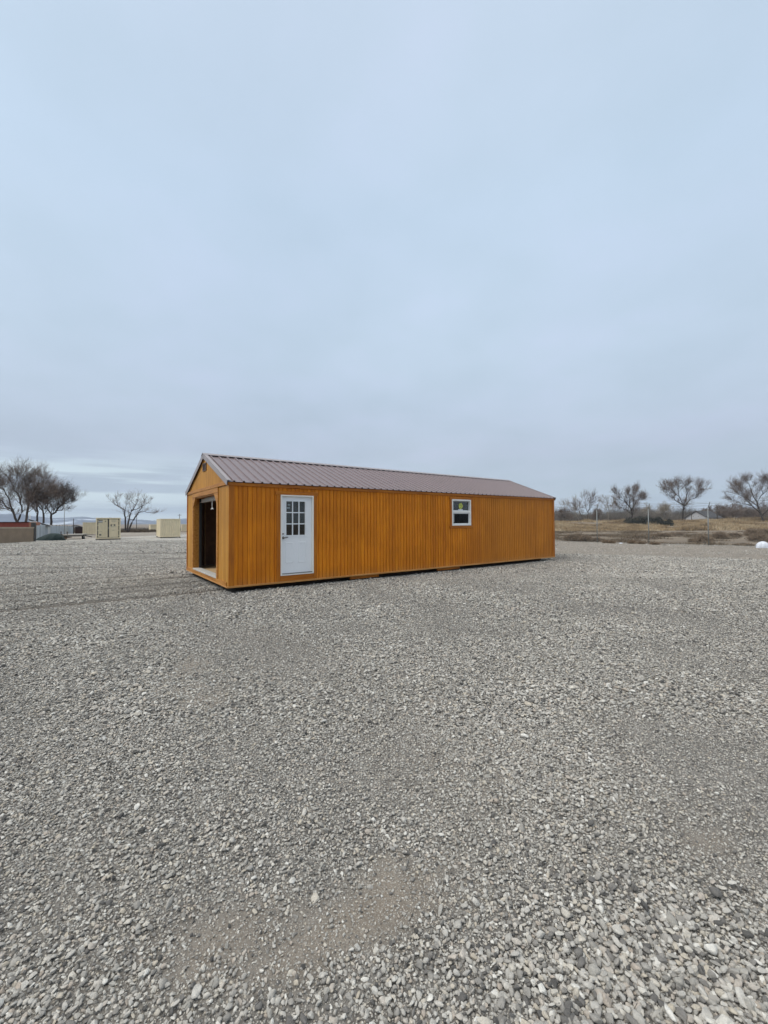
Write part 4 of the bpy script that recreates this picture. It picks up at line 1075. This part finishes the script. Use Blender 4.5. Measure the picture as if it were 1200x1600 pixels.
# tumbleweeds caught by the fence and scattered in the field
def tumble_mesh(seed, n=420):
    r = random.Random(seed); mb = MB()
    for i in range(n):
        a = r.uniform(0, 6.283); e = math.asin(r.uniform(-.35, 1)); d = Vector((math.cos(a) * math.cos(e), math.sin(a) * math.cos(e), math.sin(e)))
        p = d * r.uniform(.0, .45); q = d * r.uniform(.65, 1.0) + Vector((r.gauss(0, .13), r.gauss(0, .13), r.gauss(0, .1))); m_ = p.lerp(q, .5) + Vector((r.gauss(0, .12), r.gauss(0, .12), r.gauss(0, .12)))
        for v in (p, m_, q): v.z = (v.z + .35) / 1.35
        mb.tube([p, m_, q], [.022, .014, .006], 3, cap=False)
        for k in range(2):
            s = m_.lerp(q, r.random()); mb.tube([s, s + Vector((r.gauss(0, .16), r.gauss(0, .16), r.gauss(0, .16)))], [.010, .004], 3, cap=False)
    return mb
tb = [tumble_mesh(70 + k).build('tumbleweed', M['tumble'], None) for k in range(3)]
tw_list = [(892, 845.5, .62, .55, 'tumbleweed by the fence just right of the shed corner'), (913, 846, .70, .50, 'wide tumbleweed against the fence left of the second post'), (903, 843, .5, .45, 'tumbleweed behind the two nearest the shed corner'),
           (946, 848.5, .28, .26, 'small dark tumbleweed at the foot of the second fence post'), (955, 849, .24, .24, 'small tumbleweed just left of the white scrap on the ground'), (931, 846, .5, .34, 'flat tumbleweed left of the second fence post'),
           (987, 849.5, .32, .28, 'small tumbleweed between the white scrap and the third post'), (1002, 850, .3, .2, 'flat weed clump just left of the third fence post'), (1022, 851, .35, .2, 'flat weed clump just right of the third fence post'),
           (1098, 848, .62, .62, 'large brown tumbleweed left of the fourth fence post'), (1083, 847, .4, .36, 'pale tumbleweed left of the large brown tumbleweed'), (1124, 843.5, .55, .62, 'round dark tumbleweed right of the fourth fence post'),
           (1145, 841, .7, .4, 'flat tumbleweed far behind the fence, right of the round dark one'), (1174, 839.5, .62, .75, 'tumbleweed in the field above the white bag'), (1192, 838, .9, .7, 'big tumbleweed in the field at the right edge'),
           (1184, 846, .75, .6, 'dry weed clump directly behind the white bag'), (1057, 838, .8, .35, 'flat brown weed clump in the field below the single-trunk tree'), (1035, 841, .9, .4, 'flat weed clump in the field right of the third fence post'), (1160, 852, .5, .16, 'flat dark weed mat left of the white bag')]
used = 0
for i, (px, py, rx, hz, lb) in enumerate(tw_list):
    hy = 812.75 + (1200 - px) * .0052
    Y = CAM_H * F_PX / (py - hy); b = tb[i % 3]
    if i < 3: o = b
    else: o = b.copy(); COL.objects.link(o)
    o.location = (gx(px, Y), Y, gzf(gx(px, Y), Y) - .01); o.scale = (rx, rx, hz); o.rotation_euler = (0, 0, i * 1.3)
    tag(o, lb, 'tumbleweed', 'tumbleweeds along the fence and in the field')

# scraps and white bag
M['bag'] = simple('white plastic bag', (0.56, 0.59, 0.64), .4, .16, 7, .5, bump=1.0)
def gp(px, py):
    hy = 812.75 + (1200 - px) * .0052; Y = CAM_H * F_PX / (py - hy); return (gx(px, Y), Y, gzf(gx(px, Y), Y))
lump('plastic_bag', gp(1191, 856), .31, .25, .40, M['bag'], 'puffed white plastic bag lying on the dirt at the right edge', 'bag', 5, .35)
lump('paper_scrap', gp(969, 849.3), .12, .10, .10, M['bag'], 'small white scrap by the fence left of the third post', 'litter', 6, .5)
lump('paper_scrap', gp(1117, 852), .14, .10, .06, M['bag'], 'flat white scrap just right of the fourth fence post', 'litter', 7, .5)
lump('dirt_clod', gp(1038, 851.6), .14, .10, .08, M['bark_dark'], 'dark clod on the dirt between the third and fourth posts', 'clod', 8, .5)

# dry grass (stuff): golden field at the right rear, weeds along the fence line
def grassmat(name, a, b, c):
    m = NT(name); n = m.noise(m.pos(), .22, 5, .7); n2 = m.noise(m.pos(), 3.0, 3, .6)
    x = m.ramp(n, [(.35, a), (.5, b), (.68, c)]); x = m.mix(1.0, x, m.ramp(n2, [(.3, (.75, .75, .75)), (.7, (1.2, 1.2, 1.2))]), 'MULTIPLY')
    m.col(x).set(.9, .2); return m.m
M['gold'] = grassmat('golden dry grass', (0.19, 0.135, 0.085), (0.37, 0.27, 0.155), (0.55, 0.45, 0.31))
M['thicket'] = grassmat('far thicket', (0.10, 0.085, 0.07), (0.15, 0.13, 0.11), (0.20, 0.175, 0.15))
M['weed'] = grassmat('brown weeds', (0.10, 0.075, 0.055), (0.17, 0.13, 0.09), (0.27, 0.215, 0.15))
def blades(X, Y, h, per, wdt, name, mat, label, lean=.35):
    n = len(X) * per; X = np.repeat(X, per) + rng.normal(0, .10, n); Y = np.repeat(Y, per) + rng.normal(0, .10, n); h = np.repeat(h, per) * rng.uniform(.5, 1.1, n)
    Z = gz(X, Y) - .03; a = rng.uniform(0, 6.283, n); w = wdt * rng.uniform(.6, 1.4, n); lx_ = rng.normal(0, lean, n) * h; ly_ = rng.normal(0, lean, n) * h
    v = np.stack([np.stack([X - w * np.cos(a), Y - w * np.sin(a), Z], 1), np.stack([X + w * np.cos(a), Y + w * np.sin(a), Z], 1), np.stack([X + lx_, Y + ly_, Z + h], 1)], 1).reshape(-1, 3)
    me = bpy.data.meshes.new(name); me.vertices.add(len(v)); me.vertices.foreach_set('co', v.ravel()); me.loops.add(len(v)); me.loops.foreach_set('vertex_index', np.arange(len(v)))
    me.polygons.add(n); me.polygons.foreach_set('loop_start', np.arange(0, 3 * n, 3)); me.polygons.foreach_set('loop_total', np.full(n, 3)); me.update(calc_edges=True); me.materials.append(mat)
    o = bpy.data.objects.new(name, me); COL.objects.link(o); tag(o, label, 'grass', kind='stuff'); return o
n = 42000
Y = rng.uniform(60, 97, n); t = rng.uniform(.30, 1.08, n); X = t * Y
c_ = fbm(X, Y, .12, 3); k = (c_ > .36) & (Y > 62 + 6 * (vnoise(X, Y, .1) - .3)); X, Y, c_ = X[k], Y[k], c_[k]
blades(X, Y, .30 + 3.0 * (c_ - .36) * vnoise(X, Y, .45) ** 1.5 + rng.normal(0, .08, len(X)), 5, .05, 'dry_grass', M['gold'], 'tall golden dry grass along the bank beyond the fence')
n = 24000
Y = rng.uniform(22, 62, n); X = rng.uniform(.32, 1.08, n) * Y; side = (Y - 28.6 + (X - 17) * .845) / 1.31
c_ = fbm(X, Y, .3, 3); onl = np.exp(-(side / .45) ** 2)
k = ((side > .2) & (rng.random(n) < np.clip((c_ - .44) * 5, 0, 1) * .8)) | (rng.random(n) < onl * .9) ; X, Y, c_ = X[k], Y[k], c_[k]
blades(X, Y, np.clip(.08 + .5 * (c_ - .3), .05, .4), 7, .018, 'weeds', M['weed'], 'patchy brown weeds on the dirt beyond the fence', .6)

n = 62000
Y = rng.uniform(150, 215, n); X = rng.uniform(.36, 1.05, n) * Y; c_ = fbm(X, Y, .09, 3); hh = 2.2 + 11.0 * np.clip(c_ - .36, 0, 1) * (.6 + .8 * vnoise(X, Y, .35))
blades(X, Y, hh, 4, .035, 'distant_thicket', M['thicket'], 'low grey-brown thicket of bare brush far behind the bank', .22)
n = 9000
Y = rng.uniform(160, 230, n); X = -rng.uniform(.38, 1.05, n) * Y; c_ = fbm(X, Y, .08, 3)
blades(X, Y, .8 + 4.0 * np.clip(c_ - .4, 0, 1), 4, .04, 'distant_brush', M['thicket'], 'low brown brush far behind the containers at the left', .25)

# road on the bank, the rail line, distant house, car, power line
def roadbed():
    mb = MB(); pts = []
    for i in range(24):
        t = .50 + i * .045; Y = 96.0; pts.append(t * Y)
    for a, b in zip(pts[:-1], pts[1:]):
        za, zb = gzf(a, 96), gzf(b, 96)
        mb.add([(a, 94.6, za + .03), (b, 94.6, zb + .03), (b, 99.4, zb + .03), (a, 99.4, za + .03)], [(0, 1, 2, 3)])
        mb.add([(a, 94.6, za - .2), (b, 94.6, zb - .2), (b, 94.6, zb + .03), (a, 94.6, za + .03)], [(0, 1, 2, 3)])
    return mb
o = roadbed().build('road', simple('pale asphalt', (.20, .195, .19), .9, .1, .5), None); tag(o, 'pale road running along the top of the grassy bank', 'road', kind='structure')
rl = empty('guard_rail', (64, 100.2, gzf(66, 100)), 0, 'low dark guard rail along the far side of the road on the bank', 'guard rail')
MB().box(-5, 45, 0, .06, .12, .30).build('rail', M['black'], rl)
for k in range(18): MB().box(-5 + k * 2.9, -4.85 + k * 2.9, .061, .16, -.1, .32).build('post', M['pole'], rl)
x_, y_, z_ = place(1094, 108)
gable_house('white_house', (gx(1088, 118), 118, gzf(gx(1088, 118), 118) - .9), R(-64), 5.6, 7, 2.0, 1.75, M['whitewall'], M['darkroof'], 'white gabled house with a dark roof and two small attic windows', 'house', ((-.75, 2.35, .34, .42), (.55, 2.35, .34, .42)), over=.35)
def car(loc, rz, mat, label):
    o = empty('parked_car', loc, rz, label, 'car')
    pr = [(-2.1, .35), (-2.1, .75), (-1.3, .9), (-.7, 1.4), (.9, 1.42), (1.5, .95), (2.1, .85), (2.15, .35)]
    bevel(MB().prism(pr, lambda a, b, t: (a, t, b), -.85, .85).build('body', mat, o), .05, 2)
    MB().prism([(-1.15, .93), (-.68, 1.33), (.82, 1.34), (1.3, .96)], lambda a, b, t: (a, t, b), -.86, .86).build('window', M['darkglass'], o)
    for x_ in (-1.35, 1.35):
        for y_ in (-.88, .68): MB().tube([(x_, y_, .33), (x_, y_ + .2, .33)], .33, 14).build('wheel', M['black'], o)
    return o
car((gx(1152, 150), 150, gzf(gx(1152, 150), 150) + .1), R(4), M['white'], 'white car beyond the bank, left of the right-hand bare tree')
pole(1120.5, 112, 4.6, .14, 'short dark pole right of the white house', False)
pole(1080.5, 106, 2.6, .08, 'thin dark pole in front of the white house', False)
M['wire'] = simple('wire', (.12, .12, .13), .6, .1)
pa = pole(820, 190, 9, .16, 'distant power pole hidden near the right end of the shed')
pb = pole(1262, 150, 9, .16, 'power pole just outside the right edge of the picture')
pw_ = empty('power_line', (0, 0, 0), 0, 'set of thin power lines crossing behind the right-hand trees', 'power line')
A_ = Vector(pa.location); B_ = Vector(pb.location)
for dz in (8.9, 7.9, 6.9, 5.9):
    pts = [A_.lerp(B_, t / 12) + Vector((0, 0, dz - 1.6 * 4 * (t / 12) * (1 - t / 12) - .6)) for t in range(13)]
    MB().tube(pts, .03, 4).build('wire', M['wire'], pw_)

# ------------------------------------------------------------------ distant mountains
def mountains():
    th = np.radians(np.linspace(-66, 66, 500)); rr = np.linspace(2500, 3900, 26)
    TH, RR = np.meshgrid(th, rr); X = RR * np.sin(TH); Y = RR * np.cos(TH)
    deg = np.degrees(TH); t = (RR - 2500) / 1400
    n = fbm(deg * 10, RR * .02, .05, 5); ridge = fbm(deg * 10 + 77, RR * 0, .035, 5)
    leftw = .30 + .70 * smooth((-deg - 14) / 26); env = np.sin(np.pi * np.clip(t, 0, 1)) ** .8
    Z = -6 + env * (22 + 62 * ridge) * leftw * (.7 + .5 * n)
    nx_, ny_ = len(th), len(rr); v = np.stack([X.ravel(), Y.ravel(), Z.ravel()], 1)
    i = np.arange(ny_ - 1)[:, None] * nx_ + np.arange(nx_ - 1)[None, :]; f = np.stack([i, i + 1, i + nx_ + 1, i + nx_], -1).reshape(-1, 4)
    me = bpy.data.meshes.new('mountains'); me.from_pydata(v.tolist(), [], f.tolist()); me.polygons.foreach_set('use_smooth', [True] * len(f)); me.update()
    m = NT('mountain slopes'); nn = m.noise(m.pos(scale=(.004, .004, .02)), 1.0, 7, .65)
    c = m.ramp(nn, [(.42, (.09, .11, .15)), (.56, (.13, .16, .21)), (.62, (.55, .60, .66))]); m.col(c).set(.95, .1); me.materials.append(m.m)
    o = bpy.data.objects.new('mountains', me); COL.objects.link(o); tag(o, 'low blue mountains with patches of snow on the horizon', 'mountains', kind='structure')
mountains()

# ------------------------------------------------------------------ haze
HAZE = True
if HAZE:
    hz = MB().box(-4600, 4600, -450, 4600, -12, 180).build('haze', None or bpy.data.materials.new('haze air'), None)
    tag(hz, 'thin pale haze in the air', 'haze', kind='stuff')
    hm = hz.data.materials[0]; hm.use_nodes = True; nt = hm.node_tree; nt.nodes.clear()
    out = nt.nodes.new('ShaderNodeOutputMaterial'); vol = nt.nodes.new('ShaderNodeVolumePrincipled')
    vol.inputs['Color'].default_value = (.80, .88, 1.0, 1); vol.inputs['Density'].default_value = 0.00018; vol.inputs['Anisotropy'].default_value = 0.0
    nt.links.new(vol.outputs[0], out.inputs['Volume'])
    vals = [v for v in hz.data.vertices]; hz.data.update()

# ------------------------------------------------------------------ sky and sun
SUN_EL, SUN_AZ = R(48), R(-60)          # azimuth measured from +Y towards +X
w = bpy.data.worlds.new('World'); sc.world = w; w.use_nodes = True; nt = w.node_tree
bg = nt.nodes['Background']; sky = nt.nodes.new('ShaderNodeTexSky'); sky.sky_type = 'NISHITA'; sky.sun_disc = False; sky.sun_elevation = SUN_EL; sky.sun_rotation = SUN_AZ
sky.dust_density = 3; sky.air_density = 1.5
tc = nt.nodes.new('ShaderNodeTexCoord'); sp = nt.nodes.new('ShaderNodeSeparateXYZ'); nt.links.new(tc.outputs['Generated'], sp.inputs[0])
def wn(t, **k):
    x = nt.nodes.new(t)
    for a, b in k.items(): setattr(x, a, b)
    return x
def wm(op, a, b=0.0, c=None):
    x = wn('ShaderNodeMath', operation=op)
    for v, i in ((a, 0), (b, 1)):
        if hasattr(v, 'links'): nt.links.new(v, x.inputs[i])
        else: x.inputs[i].default_value = v
    return x.outputs[0]
def wramp(f, stops):
    x = wn('ShaderNodeValToRGB'); e = x.color_ramp.elements
    while len(e) > 1: e.remove(e[0])
    e[0].position = stops[0][0]; e[0].color = tuple(stops[0][1]) + (1,)
    for p_, c in stops[1:]: q = e.new(p_); q.color = tuple(c) + (1,)
    nt.links.new(f, x.inputs[0]); return x.outputs[0]
def wmix(f, a, b, typ='MIX'):
    x = wn('ShaderNodeMix', data_type='RGBA', blend_type=typ)
    for v, i in ((f, 0), (a, 6), (b, 7)):
        if hasattr(v, 'links'): nt.links.new(v, x.inputs[i])
        elif i == 0: x.inputs[0].default_value = v
        else: x.inputs[i].default_value = tuple(v) + (1,)
    return x.outputs[2]
K = 10.0   # colours below are divided by the background strength 0.1
elev = sp.outputs[2]
base = wramp(elev, [(0.0, (.325, .415, .490)), (0.05, (.315, .392, .475)), (0.16, (.318, .372, .462)), (.35, (.362, .440, .532)), (.60, (.385, .475, .580)), (.80, (.405, .485, .580)), (.90, (.82, .84, .85)), (1.0, (2.7, 2.52, 2.22))])
# broad soft cloud modelling
cbn = wn('ShaderNodeCombineXYZ'); den = wm('ADD', wm('ABSOLUTE', elev), .22)
nt.links.new(wm('DIVIDE', sp.outputs[0], den), cbn.inputs[0]); nt.links.new(wm('DIVIDE', sp.outputs[1], den), cbn.inputs[1])
n1 = wn('ShaderNodeTexNoise'); n1.inputs['Scale'].default_value = .55; n1.inputs['Detail'].default_value = 4; n1.inputs['Roughness'].default_value = .5; nt.links.new(cbn.outputs[0], n1.inputs['Vector'])
base = wmix(1.0, base, wramp(n1.outputs['Fac'], [(.3, (.90, .905, .92)), (.7, (1.10, 1.095, 1.08))]), 'MULTIPLY')
n3 = wn('ShaderNodeTexNoise'); n3.inputs['Scale'].default_value = 2.2; n3.inputs['Detail'].default_value = 5; n3.inputs['Roughness'].default_value = .55; nt.links.new(cbn.outputs[0], n3.inputs['Vector'])
base = wmix(1.0, base, wramp(n3.outputs['Fac'], [(.32, (.965, .975, .965)), (.5, (1.0, 1.0, 1.0)), (.68, (1.035, 1.010, 1.035))]), 'MULTIPLY')
frt = wn('ShaderNodeMapRange', interpolation_type='SMOOTHSTEP'); frt.inputs[1].default_value = .45; frt.inputs[2].default_value = .95; frt.inputs[3].default_value = .93; frt.inputs[4].default_value = 1.04; nt.links.new(sp.outputs[1], frt.inputs[0])
# low bright breaks between cloud bars at the left
mp = wn('ShaderNodeMapping'); mp.inputs['Scale'].default_value = (1.6, 1.6, 26.0); nt.links.new(tc.outputs['Generated'], mp.inputs['Vector'])
n2 = wn('ShaderNodeTexNoise'); n2.inputs['Scale'].default_value = 1.7; n2.inputs['Detail'].default_value = 6; n2.inputs['Roughness'].default_value = .55; nt.links.new(mp.outputs[0], n2.inputs['Vector'])
brk = wramp(n2.outputs['Fac'], [(.42, (0, 0, 0)), (.56, (1, 1, 1))])
low = wn('ShaderNodeMapRange', interpolation_type='SMOOTHSTEP'); low.inputs[1].default_value = .17; low.inputs[2].default_value = .07; nt.links.new(elev, low.inputs[0])
lf = wn('ShaderNodeMapRange', interpolation_type='SMOOTHSTEP'); lf.inputs[1].default_value = -.20; lf.inputs[2].default_value = -.52; lf.inputs[3].default_value = .0; lf.inputs[4].default_value = 1; nt.links.new(sp.outputs[0], lf.inputs[0])
f_ = wm('MULTIPLY', wm('MULTIPLY', brk, low.outputs[0]), lf.outputs[0])
base = wmix(wm('MULTIPLY', f_, .9), base, (.50, .60, .65))
rg = wn('ShaderNodeMapRange', interpolation_type='SMOOTHSTEP'); rg.inputs[1].default_value = .09; rg.inputs[2].default_value = .01; nt.links.new(elev, rg.inputs[0])
base = wmix(wm('MULTIPLY', wm('MULTIPLY', brk, rg.outputs[0]), .45), base, (.45, .54, .59))
base = wmix(1.0, base, (K, K, K), 'MULTIPLY')
fin = wmix(.90, sky.outputs[0], base)
nt.links.new(fin, bg.inputs[0]); bg.inputs[1].default_value = 0.1

sl = bpy.data.lights.new('sun', 'SUN'); sl.energy = 1.2; sl.angle = R(30); sl.color = (1.0, .97, .92)
so = bpy.data.objects.new('sun', sl); COL.objects.link(so)
d = Vector((math.sin(SUN_AZ) * math.cos(SUN_EL), math.cos(SUN_AZ) * math.cos(SUN_EL) * -1, math.sin(SUN_EL)))
so.rotation_euler = d.to_track_quat('Z', 'Y').to_euler()
sky.sun_rotation = math.atan2(d.x, d.y)

# ------------------------------------------------------------------ camera
cam = bpy.data.cameras.new('camera'); co = bpy.data.objects.new('camera', cam); COL.objects.link(co); sc.camera = co
cam.sensor_fit = 'HORIZONTAL'; cam.sensor_width = 36; cam.lens = F_PX / 1200 * 36; cam.clip_end = 12000; cam.clip_start = .05
cpp, spp = math.cos(PITCH), math.sin(PITCH); fwd = Vector((0, cpp, spp)); upv = Vector((0, -spp, cpp)); rt = Vector((1, 0, 0))
c, s = math.cos(ROLL), math.sin(ROLL); r2 = rt * c + upv * s; u2 = upv * c - rt * s
mt = Matrix((r2, u2, -fwd)).transposed().to_4x4(); mt.translation = Vector((0, 0, CAM_H)); co.matrix_world = mt

sc.render.engine = 'CYCLES'
sc.cycles.volume_bounces = 0
sc.view_settings.view_transform = 'Standard'; sc.view_settings.look = 'None'; sc.view_settings.exposure = 0.66; sc.view_settings.gamma = 1
sc.render.resolution_x = 768; sc.render.resolution_y = 1024
